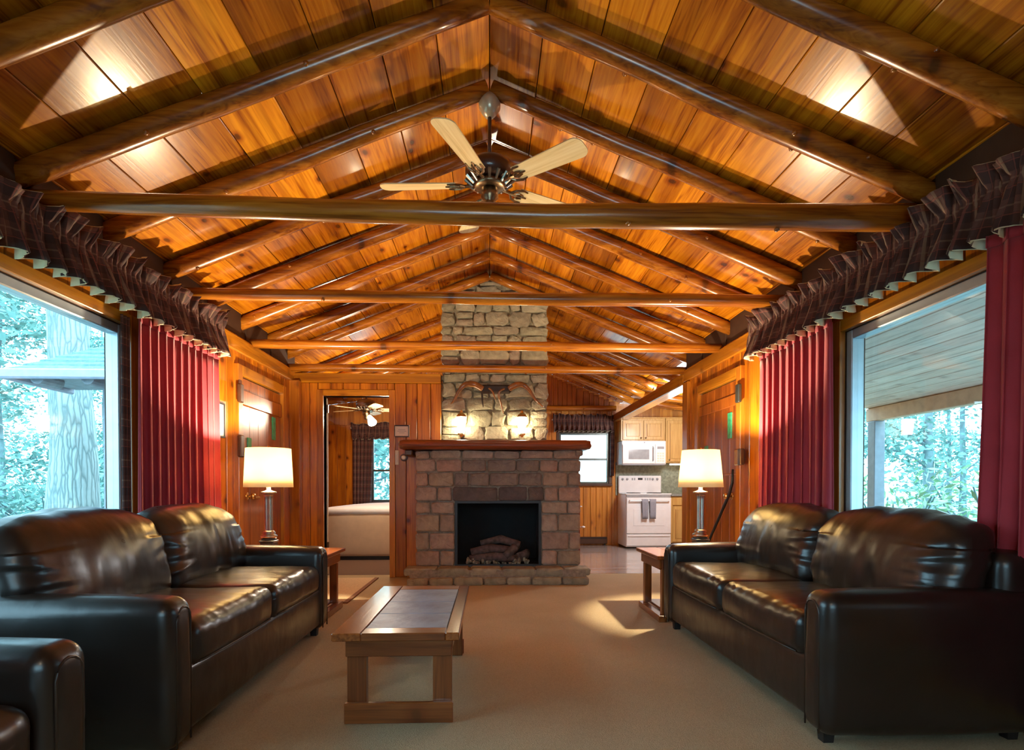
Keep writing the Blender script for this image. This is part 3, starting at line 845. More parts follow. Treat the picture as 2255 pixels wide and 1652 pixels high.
obj('dial', rotY90(lathe(BM(), [(.027, .0), (.027, .03), (.018, .036)], n=20), (-.962, YP - .014, 1.347)), 'offwhite', o, smooth=True)

# ------------------------------------------------------------------ fireplace
def rock(x0, x1, y0, y1, z0, z1, r, rng, jit=.12, k=3):
    """one dressed stone facing -Y: a rounded block with a chipped outline (y0 is its face)"""
    bm = BM(); w, h = x1 - x0, z1 - z0; r = min(r, w * .3, h * .3)
    loop = []
    cs = [(x1 - r, z1 - r, 0), (x0 + r, z1 - r, PI / 2), (x0 + r, z0 + r, PI), (x1 - r, z0 + r, 1.5 * PI)]
    for cx, cz, a0 in cs:
        for j in range(k):
            a = a0 + (PI / 2) * j / (k - 1)
            rr = r * (1 + rng.uniform(-jit, jit) * 2)
            loop.append([cx + rr * math.cos(a), cz + rr * math.sin(a)])
    mx, mz = (x0 + x1) / 2, (z0 + z1) / 2
    yf = y0 + rng.uniform(-.008, .008)
    rings = []
    for sc, y in ((1, y1), (1, yf + .016), (.955, yf + .005), (.86, yf)):
        ins = (1 - sc) * min(w, h)
        ring = []
        for (x, z) in loop:
            dx, dz = mx - x, mz - z; l = math.hypot(dx, dz) or 1
            ring.append(bm.verts.new((x + dx / l * ins, y + (rng.uniform(-.004, .004) if y < y1 else 0), z + dz / l * ins)))
        rings.append(ring)
    n = len(loop)
    for a, b in zip(rings, rings[1:]):
        for i in range(n): bm.faces.new((a[i], b[i], b[(i + 1) % n], a[(i + 1) % n]))
    c = bm.verts.new((mx, yf - .006, mz))
    for i in range(n): bm.faces.new((rings[-1][i], c, rings[-1][(i + 1) % n]))
    bm.faces.new(rings[0])
    bmesh.ops.recalc_face_normals(bm, faces=bm.faces[:])
    return bm
FX0, FX1, FY = -.80, .985, 6.10
OX0, OX1, OZ0, OZ1 = -.375, .555, .165, .87
fp = thing('stone_fireplace', 'wide sandstone block fireplace with black firebox and log mantel shelf', 'fireplace', (.09, 6.3, 0))
rng = random.Random(3)
# core with the firebox opening
bm = BM(); wall_backing(bm, 'y', FY + .03, FY + .12, FX0 + .02, FX1 - .02, 0, 1.40, [(OX0, OX1, OZ0, OZ1)])
box(bm, FX0 + .02, OX0, FY + .12, 7.05, 0, 1.40); box(bm, OX1, FX1 - .02, FY + .12, 7.05, 0, 1.40)
box(bm, OX0, OX1, FY + .12, 7.05, OZ1, 1.40); box(bm, OX0, OX1, FY + .62, 7.05, 0, OZ1); box(bm, OX0, OX1, FY + .12, FY + .62, 0, OZ0)
obj('mortar_core', bm, 'mortar', fp)
rows = [(.165, .335), (.335, .53), (.53, .725), (.725, .858), (.858, 1.02), (1.02, 1.175), (1.175, 1.315), (1.315, 1.412)]
left = [[.63], [.36], [.62], [.40], [.60]]
right = [[.40], [.70], [.42], [.66], [.38]]
def stones_between(x0, x1, z0, z1, fr, mat='stone', y0=FY, rad=.02):
    xs = [x0] + [x0 + (x1 - x0) * f for f in fr] + [x1]
    for a, b in zip(xs, xs[1:]):
        g = .007
        obj('stone', rock(a + g, b - g, y0, y0 + .06, z0 + g * .8 + rng.uniform(0, .004), z1 - g * .8 - rng.uniform(0, .004), rad, rng), mat, fp)
for i, (z0, z1) in enumerate(rows):
    if i < 4:
        stones_between(FX0, OX0 - .0, z0, z1, left[i]); stones_between(OX1, FX1, z0, z1, right[i])
    elif i == 4:
        stones_between(FX0, OX0 - .03, z0, z1, left[4]); stones_between(OX0 - .03, OX1 + .03, z0, z1, [.5, .82], 'stoneW'); stones_between(OX1 + .03, FX1, z0, z1, right[4])
    elif i == 5:
        stones_between(FX0, FX0 + .42, z0, z1, [.35]); stones_between(FX0 + .42, FX1 - .42, z0, z1, [.17, .4, .73], 'stoneM'); stones_between(FX1 - .42, FX1, z0, z1, [.66])
    elif i == 6:
        stones_between(FX0, FX0 + .5, z0, z1, [.45]); stones_between(FX0 + .5, FX1 - .45, z0, z1, [.32, .7], 'stoneM'); stones_between(FX1 - .45, FX1, z0, z1, [.45])
    else:
        stones_between(FX0, FX1, z0, z1, [.09, .28, .47, .63, .83])
# hearth slabs: two uneven courses
obj('mortar_core', bx(FX0 - .03, FX1 + .02, 5.90, FY + .03, 0, .15), 'mortar', fp)
for (z0, z1, yf, x0, x1, n, s) in ((.0, .082, 5.845, -.86, 1.03, 7, 4), (.088, .168, 5.90, -.90, 1.06, 6, 5)):
    r2 = random.Random(s); xs = sorted([x0 + (x1 - x0) * (i + r2.uniform(-.25, .25)) / n for i in range(1, n)])
    xs = [x0] + xs + [x1]
    for a, b in zip(xs, xs[1:]):
        bm = rock(a + .005, b - .005, yf + r2.uniform(-.02, .015), FY + .03, z0 + .002, z1 - r2.uniform(0, .008), .02, r2)
        obj('hearth_stone', bm, 'hearth', fp)
# mantel log shelf
bm = BM()
mp = [(-.955, .035), (-.94, .055), (-.90, .065), (.0, .066), (1.02, .066), (1.065, .056), (1.08, .03)]
tube(bm, [(x, 6.02, 1.462) for x, _ in mp], [r for _, r in mp], 20, rough=.06, seed=3, flat=.8)
box(bm, -.93, 1.05, 6.02, 6.49, 1.412, 1.512, bev=.01)
obj('mantel_shelf', bm, 'mantel', fp, smooth=False, label='reddish half-log mantel shelf')
obj('corbel', bx(-.90, -.82, 6.06, 6.40, 1.35, 1.41, bev=.01), 'darkwood', fp)
obj('corbel', bx(.92, 1.0, 6.06, 6.40, 1.35, 1.41, bev=.01), 'stone', fp)
# firebox insert
bm = BM()
t = .028
box(bm, OX0 + .002, OX0 + t, FY + .01, FY + .05, OZ0, OZ1 - .002); box(bm, OX1 - t, OX1 - .002, FY + .01, FY + .05, OZ0, OZ1 - .002)
box(bm, OX0 + t, OX1 - t, FY + .01, FY + .05, OZ0, OZ0 + .02)
box(bm, OX0 + t, OX1 - t, FY + .01, FY + .05, OZ1 - .03, OZ1 - .002)
fb_ = obj('firebox_surround', bm, 'black', fp, label='black metal firebox surround and hood')
bm = BM()
box(bm, OX0 + .002, OX0 + .012, FY + .05, FY + .6, OZ0 + .001, OZ1 - .002); box(bm, OX1 - .012, OX1 - .002, FY + .05, FY + .6, OZ0 + .001, OZ1 - .002)
box(bm, OX0 + .012, OX1 - .012, FY + .59, FY + .6, OZ0 + .001, OZ1 - .002); box(bm, OX0 + .012, OX1 - .012, FY + .05, FY + .59, OZ0 + .001, OZ0 + .012)
box(bm, OX0 + .012, OX1 - .012, FY + .05, FY + .59, OZ1 - .012, OZ1 - .002)
obj('firebox_lining', bm, 'soot', fb_)
lg = thing('gas_log_set', 'charred logs over pale embers inside the firebox', 'fire logs', (.09, FY + .2, OZ0 + .012))
def char(p, r, s): obj('fire_log', tube(BM(), p, r, 10, rough=.5, seed=s), 'burnt', lg, smooth=True)
zb = OZ0 + .012
char([(-.20, 6.22, zb + .12), (.0, 6.2, zb + .17), (.22, 6.24, zb + .15)], [.045, .05, .04], 1)
char([(-.1, 6.3, zb + .22), (.12, 6.27, zb + .27), (.33, 6.25, zb + .20)], [.035, .045, .04], 2)
char([(.16, 6.16, zb + .08), (.26, 6.2, zb + .17), (.30, 6.34, zb + .2)], [.045, .05, .05], 3)
char([(.32, 6.17, zb + .07), (.40, 6.28, zb + .09), (.42, 6.36, zb + .1)], [.05, .05, .045], 4)
char([(-.22, 6.19, zb + .06), (.06, 6.17, zb + .08), (.3, 6.18, zb + .06)], [.04, .045, .04], 5)
r2 = random.Random(8); bm = BM()
for _ in range(70):
    bmesh.ops.create_icosphere(bm, subdivisions=1, radius=r2.uniform(.01, .022), matrix=Matrix.Translation((r2.uniform(-.26, .42), r2.uniform(6.13, 6.18), zb + r2.uniform(.0, .06))) @ Matrix.Diagonal((1, .8, r2.uniform(.8, 1.8), 1)))
obj('embers', bm, 'ember', lg, kind='stuff')

# ------------------------------------------------------------------ chimney
CX0, CX1, CYF = -.555, .668, 6.50
ch = thing('stone_chimney', 'tall grey-olive fieldstone chimney rising above the mantel to the ridge', 'chimney', (.05, 6.8, 1.4))
bm = BM()
v = []
for y in (CYF + .03, 7.08):
    v += [bm.verts.new(p) for p in ((CX0 + .015, y, 1.40), (CX1 - .015, y, 1.40), (CX1 - .015, y, zraf(CX1) + PO - .01), (0, y, ZR + PO - .01), (CX0 + .015, y, zraf(CX0) + PO - .01))]
bm.faces.new(v[:5]); bm.faces.new(v[5:][::-1])
for i in range(5): bm.faces.new((v[i], v[i + 5], v[(i + 1) % 5 + 5], v[(i + 1) % 5]))
obj('mortar_core', bm, 'mortarC', ch)
rng = random.Random(21)
z = 1.425
while z < 3.40:
    h = rng.choice([.10, .12, .14, .16, .18])
    x = CX0
    while x < CX1 - .01:
        w = rng.uniform(.11, .34)
        if CX1 - (x + w) < .1: w = CX1 - x
        top = min(z + h, min(zraf(x), zraf(x + w)) + PO - .02)
        if top - z > .05:
            if h > .15 and w < .26 and rng.random() < .45:
                m = z + (top - z) * rng.uniform(.4, .6)
                parts = [(z, m), (m, top)]
            else: parts = [(z, top)]
            for a, b in parts:
                obj('stone', rock(x + .007, x + w - .007, CYF - .012, CYF + .045, a + .006, b - .006, .045, rng, jit=.2), 'chim', ch)
        x += w
    z += h

# sconces on the chimney
for i, (sx, lb) in enumerate(((-.317, 'glowing lantern wall sconce on the left side of the chimney'), (.361, 'glowing lantern wall sconce on the right side of the chimney'))):
    o = thing('wall_sconce', lb, 'wall lamp', (sx, CYF - .02, 1.56), group='lantern sconces over the mantel')
    cy = CYF - .10
    obj('backplate', bx(sx - .03, sx + .03, CYF - .032, CYF - .016, 1.60, 1.80, bev=.004), 'brass', o)
    obj('lantern_glass', lathe(BM(), [(.038, 1.62), (.062, 1.80)], (sx, cy, 0), n=6), 'sconceglass', o)
    obj('lantern_cap', lathe(BM(), [(.068, 1.80), (.05, 1.825), (.02, 1.85), (.012, 1.875), (.002, 1.885)], (sx, cy, 0), n=6), 'brass', o)
    obj('lantern_base', lathe(BM(), [(.008, 1.575), (.016, 1.59), (.042, 1.605), (.042, 1.62)], (sx, cy, 0), n=12), 'brass', o)
    obj('arm', tube(BM(), [(sx, CYF - .03, 1.66), (sx, CYF - .05, 1.62), (sx, cy, 1.60)], .006, 8), 'brass', o)

# horns
hn = thing('mounted_horns', 'polished brown curved horns on a dark mount above the sconces', 'horn mount', (.07, CYF - .05, 1.9))
Y = 6.42
def hornt(pts, rad, mat='horn', name='horn'):
    # smooth the path
    P = [Vector((x, Y + dy, z)) for x, dy, z in pts]; out, rr = [], []
    for i in range(len(P) - 1):
        p0, p1, p2, p3 = P[max(i - 1, 0)], P[i], P[i + 1], P[min(i + 2, len(P) - 1)]
        for j in range(5):
            t = j / 5
            out.append(.5 * ((2 * p1) + (-p0 + p2) * t + (2 * p0 - 5 * p1 + 4 * p2 - p3) * t * t + (-p0 + 3 * p1 - 3 * p2 + p3) * t ** 3)); rr.append(rad[i] * (1 - t) + rad[i + 1] * t)
    out.append(P[-1]); rr.append(rad[-1])
    obj(name, tube(BM(), out, rr, 12), mat, hn, smooth=True)
hornt([(-.08, 0, 2.12), (-.17, -.02, 2.165), (-.27, -.02, 2.165), (-.337, -.02, 2.10), (-.40, 0, 1.99), (-.44, .03, 1.955)], [.034, .038, .032, .022, .013, .004])
hornt([(.22, 0, 2.12), (.29, -.02, 2.16), (.37, -.02, 2.165), (.44, -.02, 2.11), (.52, 0, 2.0), (.61, .03, 1.925)], [.034, .038, .032, .022, .013, .004])
hornt([(-.01, -.02, 2.125), (.03, -.03, 2.09), (.064, -.01, 2.0)], [.012, .011, .004])
hornt([(.166, -.02, 2.12), (.115, -.03, 2.09), (.103, -.02, 2.03), (.125, 0, 1.96), (.155, .02, 1.85)], [.011, .013, .013, .010, .004])
hornt([(-.086, .02, 2.11), (-.084, .02, 2.0), (-.073, .03, 1.92)], [.012, .011, .004], 'horndark', 'strap')
bm = bx(-.10, .24, Y + .02, Y + .072, 2.075, 2.175, bev=.02); obj('mount_plaque', bm, 'horndark', hn)

# ------------------------------------------------------------------ sofas
def make_sofa(name, label, cat, L, cushions, loc, rz, D=.92, seed=0, group=None):
    """origin on the floor, midway along the back; front looks along local +X"""
    o = thing(name, label, cat, loc, rz, group)
    aw, ah = .165, .60
    h = L / 2
    K = dict(smooth=True, local=True)
    obj('base', puff((D / 2 + .01, 0, .20), (D - .06, L - .1, .26), .03, 6, (.010, 0, 0), .0018, (3, 4, 5), seed), 'leather', o, **K)
    for s in (-1, 1):
        def armfn(q, un, s=s):
            if un[2] > .2 : q.y += s * .012 * (1 - un[0] ** 2 * .6)
            return q
        a = obj('arm', puff((D / 2, s * (h - aw / 2), .325), (D, aw, .55), .055, 9, (.004, .006, .014), .0016, (3, 5, 4), seed + s, armfn), 'leather', o, **K)
        # welt seams around the front panel
        y0, y1 = s * (h - aw + .035), s * (h - .035)
        ym, yr = (y0 + y1) / 2, abs(y1 - y0) / 2
        pts = [(D - .003, ym - yr, .06), (D - .001, ym - yr, .50)] + [(D - .001, ym - yr * math.cos(PI * t / 8), .515 + .05 * math.sin(PI * t / 8)) for t in range(9)] + [(D - .001, ym + yr, .50), (D - .003, ym + yr, .06)]
        obj('welt', tube(BM(), pts, .004, 6), 'leatherseam', a, **K)
    obj('backrest', puff((.085, 0, .40), (.17, L - .06, .70), .06, 8, (.0, 0, .02), .005, (4, 6, 6), seed + 9), 'leather', o, **K)
    inn = L - 2 * aw; w = inn / cushions
    for i in range(cushions):
        cy = -inn / 2 + w * (i + .5)
        def seatfn(q, un):
            q.z -= .010 * math.exp(-((abs(un[0]) - .0) ** 2) * 2) * (un[2] > 0)
            if un[0] > .5 and un[2] > .2:      # pulled creases along the front edge
                q.z += .006 * math.sin(q.y * 85 + 1.5 * math.sin(q.y * 17)) * (un[0] - .5) * 1.6
            return q
        sc = obj('seat_cushion', puff((D / 2 + .095, cy, .395), (D - .21, w - .004, .19), .055, 22, (.018, .0, .028), .005, (6, 11, 6), seed + i * 3.7, seatfn), 'leather', o, **K)
        pts = [(D / 2 + .095 + (D - .21) / 2 - .0, cy + t * (w / 2 - .05), .325) for t in (-1, -.5, 0, .5, 1)]
        obj('piping', tube(BM(), [(x + .012 * (1 - (j - 2) ** 2 / 4), y, z) for j, (x, y, z) in enumerate(pts)], .004, 6), 'leatherseam', sc, **K)
        def backfn(q, un):
            # leans back, fat at the top, gathered at the corners
            q.x += -.09 * (q.z / .40)
            e = max(0, abs(un[1]) - .55) / .45
            ang = math.atan2(un[2], abs(un[1]) + .001)
            nn = noise.noise(Vector((ang * 3.2, e * .8, seed + 3 * (un[1] > 0))))
            q.x += .014 * e * (1 - 2.2 * abs(nn)) + .003 * e * math.sin(ang * 11 + 9 * nn)
            if un[2] > .5: q.z -= .035 * abs(un[1]) ** 3
            return q
        oc = .045 * (1 if i == cushions - 1 else 0) - .045 * (1 if i == 0 else 0)
        obj('back_cushion', puff((.255, cy + oc, .665), (.22, w + .01 + (.09 if oc or cushions == 1 else 0), .43), .085, 24, (.05, .01, .03), .013, (5, 8, 2.6), seed + 20 + i * 5.3, backfn), 'leather', o, **K)
    for x in (.07, D - .07):
        for s in (-1, 1):
            obj('foot', lathe(BM(), [(.028, 0), (.036, .075)], (x, s * (h - .1), 0), n=4), 'black', o, local=True)
    return o
make_sofa('leather_sofa', 'dark leather two-cushion sofa under the left picture window', 'sofa', 1.96, 2, (-2.045, 3.03, 0), 0, seed=1.3, group='pair of leather sofas')
make_sofa('leather_sofa', 'brown leather two-cushion sofa under the right picture window', 'sofa', 2.00, 2, (2.150, 3.09, 0), PI, D=.89, seed=6.1, group='pair of leather sofas')
make_sofa('leather_armchair', 'dark leather armchair cropped at the lower left corner', 'armchair', .98, 1, (-1.985, 1.10, 0), 0, seed=11.7, D=.90)

# ------------------------------------------------------------------ coffee table
ct = thing('coffee_table', 'low pine coffee table with three slate tiles set in its top', 'table', (-.39, 2.94, 0))
x0, x1, y0, y1, zt = -.655, -.128, 2.365, 3.52, .40
tx0, tx1, ty0, ty1 = -.535, -.185, 2.46, 3.40
for a in ((x0, tx0, y0, y1), (tx1, x1, y0, y1)):
    obj('top_board', bx(*a, zt - .034, zt, bev=.004), 'tabley', ct)
for a in ((tx0, tx1, y0, ty0), (tx0, tx1, ty1, y1)):
    obj('top_board', bx(*a, zt - .034, zt, bev=.004), 'table', ct)
obj('tile_bed', bx(tx0, tx1, ty0, ty1, zt - .034, zt - .012), 'mortar', ct)
for i, (a, b) in enumerate(((ty0, 2.745), (2.745, 3.03), (3.03, ty1))):
    obj('slate_tile', bx(tx0 + .003, tx1 - .003, a + .003, b - .003, zt - .012, zt - .001, bev=.002), 'slate', ct)
lx0, lx1, ly0, ly1 = -.612, -.162, 2.425, 3.46
for X0 in (lx0, lx1 - .085):
    for Y0 in (ly0 + .02, ly1 - .065):
        obj('leg', bx(X0 + .002, X0 + .083, Y0, Y0 + .045, .0, zt - .034, bev=.003), 'tablez', ct)
for Y0 in (ly0, ly1 - .02):
    obj('apron', bx(lx0, lx1, Y0, Y0 + .0195, zt - .115, zt - .034, bev=.003), 'table', ct)
    obj('foot_rail', bx(lx0 - .006, lx1 + .004, Y0 - .004, Y0 + .0195, 0, .088, bev=.003), 'table', ct)
for X0 in (lx0 - .0, lx1 - .02):
    obj('apron', bx(X0, X0 + .02, ly0 + .07, ly1 - .07, zt - .10, zt - .034, bev=.003), 'tabley', ct)

# ------------------------------------------------------------------ end tables and lamps
def end_table(label, x0, x1, y0, y1, front):
    o = thing('end_table', label, 'table', ((x0 + x1) / 2, (y0 + y1) / 2, 0), group='pine end tables')
    zt = .50
    n = 4; w = (x1 - x0) / n
    for i in range(n): obj('top_board', bx(x0 + i * w + .001, x0 + (i + 1) * w - .001, y0, y1, zt - .03, zt, bev=.004), 'tabley', o)
    i = .05
    for X in (x0 + i, x1 - i - .06):
        for Y in (y0 + i, y1 - i - .045): obj('leg', bx(X, X + .06, Y, Y + .045, .05, zt - .03, bev=.003), 'tablez', o)
    for Y in (y0 + i - .018, y1 - i): obj('apron', bx(x0 + i, x1 - i, Y, Y + .018, zt - .11, zt - .03, bev=.003), 'table', o)
    for X in (x0 + i - .018, x1 - i): obj('apron', bx(X, X + .018, y0 + i, y1 - i, zt - .11, zt - .03, bev=.003), 'tabley', o)
    for X in (x0 + i - .03, x1 - i - .03): obj('foot_rail', bx(X, X + .06, y0 + .02, y1 - .02, 0, .05, bev=.003), 'tabley', o)
    obj('shelf', bx(x0 + i + .04, x1 - i - .04, y0 + i, y1 - i, .05, .07, bev=.003), 'tabley', o)
end_table('pine end table beyond the left sofa arm, under the left lamp', -1.95, -1.22, 4.12, 4.86, 1)
end_table('pine end table beyond the right sofa arm, under the right lamp', 1.24, 1.96, 4.16, 4.78, -1)
def table_lamp(label, x, y, rb, rt, zs0, zs1):
    z0 = .50
    o = thing('table_lamp', label, 'lamp', (x, y, z0), group='pair of table lamps')
    bm = BM()
    for hw, a, b in ((.062, 0, .018), (.05, .018, .09), (.056, .09, .105), (.044, .105, .12)): box(bm, x - hw, x + hw, y - hw, y + hw, z0 + a, z0 + b, bev=.004)
    obj('base', bm, 'pewdark', o)
    bm = BM(); lathe(bm, [(.045, .12), (.06, .128), (.06, .14), (.042, .152), (.046, .165), (.034, .18)], (x, y, z0), n=20); obj('collar', bm, 'pewter', o, smooth=True)
    bm = BM(); n = 32; rings = []
    for r, z in ((.030, .175), (.029, .30), (.030, .42), (.033, .44), (.04, .455), (.028, .462)):
        rings.append([bm.verts.new((x + (r - (.003 if k % 2 else 0)) * math.cos(2 * PI * k / n), y + (r - (.003 if k % 2 else 0)) * math.sin(2 * PI * k / n), z0 + z)) for k in range(n)])
    for a, b in zip(rings, rings[1:]):
        for k in range(n): bm.faces.new((a[k], a[(k + 1) % n], b[(k + 1) % n], b[k]))
    bm.faces.new(rings[0][::-1]); bm.faces.new(rings[-1])
    obj('column', bm, 'pewter', o)
    obj('socket', lathe(BM(), [(.055, .462), (.057, .475), (.03, .482), (.016, .49), (.016, .56), (.012, .575)], (x, y, z0), n=20), 'pewter', o, smooth=True)
    bm = BM()
    for s in (-1, 1):
        tube(bm, [(x, y + s * .018, z0 + .50), (x, y + s * .055, z0 + .58), (x, y + s * .06, z0 + .66), (x, y + s * .035, z0 + .74), (x, y, zs1 - .012)], .0025, 6)
    obj('harp', bm, 'brass', o)
    obj('finial', lathe(BM(), [(.004, -.02), (.009, 0), (.011, .01), (.003, .022)], (x, y, zs1), n=10), 'brass', o, smooth=True)
    bm = lathe(BM(), [(rb, zs0), (rt, zs1)], (x, y, 0), n=48, cap=False)
    sh = obj('lamp_shade', bm, 'shade', o, smooth=True)
    md = sh.modifiers.new('t', 'SOLIDIFY'); md.thickness = .0015
    bm = BM()
    for k in range(3):
        a = 2 * PI * k / 3 + .4
        tube(bm, [(x, y, zs1 - .012), (x + rt * math.cos(a), y + rt * math.sin(a), zs1 - .006)], .0016, 5)
    obj('shade_spider', bm, 'brass', sh)
    lamp('lamp_light', (x, y, zs1 - .06), LAMP_W, r=.022, parent=o)
table_lamp('lit pewter column lamp on the left end table, cream drum shade', -1.69, 4.42, .178, .163, 1.01, 1.305)
table_lamp('lit pewter column lamp on the right end table, tapered cream shade', 1.66, 4.42, .172, .143, 1.01, 1.30)

# ------------------------------------------------------------------ ceiling fan
def fan(name, label, cx, cy, ztop, zb, R, ang0, scale=1, light=None, bl='blade'):
    o = thing(name, label, 'ceiling fan', (cx, cy, zb))
    obj('canopy', lathe(BM(), [(.062, ztop + .03), (.066, ztop - .0), (.064, ztop - .03), (.045, ztop - .06), (.022, ztop - .085)], (cx, cy, 0), n=24), 'antique', o, smooth=True)
    obj('downrod', lathe(BM(), [(.012, zb + .10), (.012, ztop - .07)], (cx, cy, 0), n=12), 'brown_metal', o, smooth=True)
    obj('motor', lathe(BM(), [(.02, .16), (.05, .15), (.125, .125), (.145, .09), (.145, .05), (.12, .025), (.06, .015)], (cx, cy, zb), n=32), 'brown_metal', o, smooth=True)
    bm = BM(); lathe(bm, [(.09, .02), (.095, -.005), (.085, -.02), (.04, -.025)], (cx, cy, zb), n=24)
    obj('hub', bm, 'bronze', o, smooth=True)
    obj('switch_housing', lathe(BM(), [(.05, -.02), (.052, -.075), (.034, -.095), (.032, -.11), (.035, -.125), (.022, -.145), (.004, -.15)], (cx, cy, zb), n=24), 'bronze', o, smooth=True)
    for k in range(5):
        a = math.radians(ang0 + 72 * k)
        Rm = Matrix.Translation((cx, cy, zb)) @ Matrix.Rotation(a, 4, 'Z') @ Matrix.Rotation(math.radians(-13), 4, 'X')
        bm = BM()
        n = 10; w0, w1 = .055, .07; L0, L1 = .20, R
        prof = [(L0, -w0), (L0 + .02, -w0)] + [(L1 - .05 + .05 * math.sin(t * PI / 2 / 5), -w1 + .05 - .05 * math.cos(t * PI / 2 / 5)) for t in range(6)]
        prof = prof + [(x, -y) for x, y in prof[::-1]]
        bot = [bm.verts.new((x, y, -.003)) for x, y in prof]; top = [bm.verts.new((x, y, .003)) for x, y in prof]
        bm.faces.new(bot[::-1]); bm.faces.new(top)
        for i in range(len(prof)): bm.faces.new((bot[i], bot[(i + 1) % len(prof)], top[(i + 1) % len(prof)], top[i]))
        me = bpy.data.meshes.new('blade'); bm.to_mesh(me); bm.free(); me.materials.append(M[bl])
        b = bpy.data.objects.new('blade', me); COL.objects.link(b); b.parent = o
        b.matrix_local = Matrix.Translation((0, 0, 0)) @ Matrix.Rotation(a, 4, 'Z') @ Matrix.Rotation(math.radians(-13), 4, 'X')
        bm = BM()      # ornate cast bracket
        tube(bm, [(.075, 0, .005), (.13, 0, -.004), (.19, 0, -.006)], [.012, .009, .012], 8)
        for s in (-1, 1):
            tube(bm, [(.15, s * .005, -.006), (.175, s * .035, -.007), (.215, s * .05, -.006), (.25, s * .046, -.007)], [.007, .008, .007, .004], 6)
            tube(bm, [(.18, s * .004, -.006), (.205, s * .02, -.008), (.235, s * .012, -.007), (.225, 0, -.007)], [.006, .006, .006, .005], 6)
        tube(bm, [(.19, 0, -.006), (.265, 0, -.006)], [.010, .004], 6)
        me = bpy.data.meshes.new('blade_bracket'); bm.to_mesh(me); bm.free(); me.materials.append(M['bronze'])
        c = bpy.data.objects.new('blade_bracket', me); COL.objects.link(c); c.parent = b
    # ring of pierced vents round the motor
    bm = BM()
    for k in range(16):
        a = 2 * PI * k / 16
        tube(bm, [(cx + .10 * math.cos(a), cy + .10 * math.sin(a), zb - .008), (cx + .145 * math.cos(a), cy + .145 * math.sin(a), zb + .03)], [.007, .011], 6)
    obj('vent_ring', bm, 'pewter', o)
    return o
f1 = fan('ceiling_fan', 'five-blade ceiling fan with pale oak blades hanging from the ridge', 0, 3.43, 3.30, 2.815, .655, 32)
f2 = fan('ceiling_fan', 'ceiling fan with a lit glass cup seen through the bedroom doorway', -1.78, 8.3, 2.56, 2.14, .56, 12, bl='blade')
lt = obj('light_cup', tube(BM(), [(-1.72, 8.22, 2.03), (-1.66, 8.14, 1.93)], [.03, .065], 12), 'litglass', f2, smooth=True)

# ------------------------------------------------------------------ curtains and valances
def curtain(name, label, s, X, y0, y1, z0, z1, folds, amp, seed, flare=0, mat='red', hem=None):
    o = thing(name, label, 'curtain', (s * X, (y0 + y1) / 2, z0))
    rng = random.Random(seed); ph = rng.uniform(0, 6)
    def path(u, v):
        z = z0 + (z1 - z0) * v
        wdt = y0 + (y1 - y0) * u
        k = folds * 2 * PI
        warp = .5 * noise.noise(Vector((u * 4, v * .8, seed))) * (1.15 - v)
        a = amp * (.55 + .45 * (1 - v)) * (.75 + .5 * noise.noise(Vector((u * 6, 0, seed + 4))))
        w = math.sin(k * u + ph + warp * 5)
        w = math.copysign(abs(w) ** .75, w)
        cy = (y0 + y1) / 2
        y = cy + (wdt - cy) * (1 + flare * (1 - v) ** 1.5) + .012 * math.cos(k * u * 2 + ph)
        x = X - a * w - .01
        return (s * x, y, z)
    cloth('drape', path, int(folds * 12), 16, mat, o, thick=.004)
    # pinch pleat heads and the hem
    def head(u, v):
        p = path(u, 1.0 - .03 * (1 - v)); return (p[0] - s * .006, p[1], z1 - .03 + .05 * v)
    cloth('heading', head, int(folds * 12), 2, mat, o, thick=.004)
    def hem_(u, v):
        p = path(u, .03 * v); return (p[0] - s * .005, p[1], z0 + .05 * v)
    cloth('hem', hem_, int(folds * 12), 2, mat, o, thick=.004)
    return o
cL = curtain('curtain', 'burgundy curtain panel between left picture window and plank door', -1, 2.12, 3.50, 4.50, .12, 2.03, 11, .035, 1, .04)
curtain('curtain', 'burgundy curtain panel between right picture window and right plank door', 1, 2.12, 3.44, 4.38, .12, 2.03, 10, .035, 2, .03)
curtain('curtain', 'burgundy curtain panel at the right edge of the picture, behind the right sofa', 1, 2.10, 1.50, 2.30, .12, 2.03, 9, .045, 3, .12)
curtain('curtain', 'burgundy curtain panel at the near end of the left window', -1, 2.12, .25, .95, .12, 2.03, 7, .04, 4, .03)
# thin plaid edge hanging beside the left window
def pe(u, v):
    return (-2.155 + .012 * math.sin(u * 14), 3.42 + .07 * u, .12 + 1.9 * v)
o = thing('plaid_side_curtain', 'narrow plaid strip hanging beside the left burgundy curtain', 'curtain', (-2.15, 3.45, .12))
cloth('drape', pe, 12, 8, 'plaid', o, su=.3, sv=1.9)

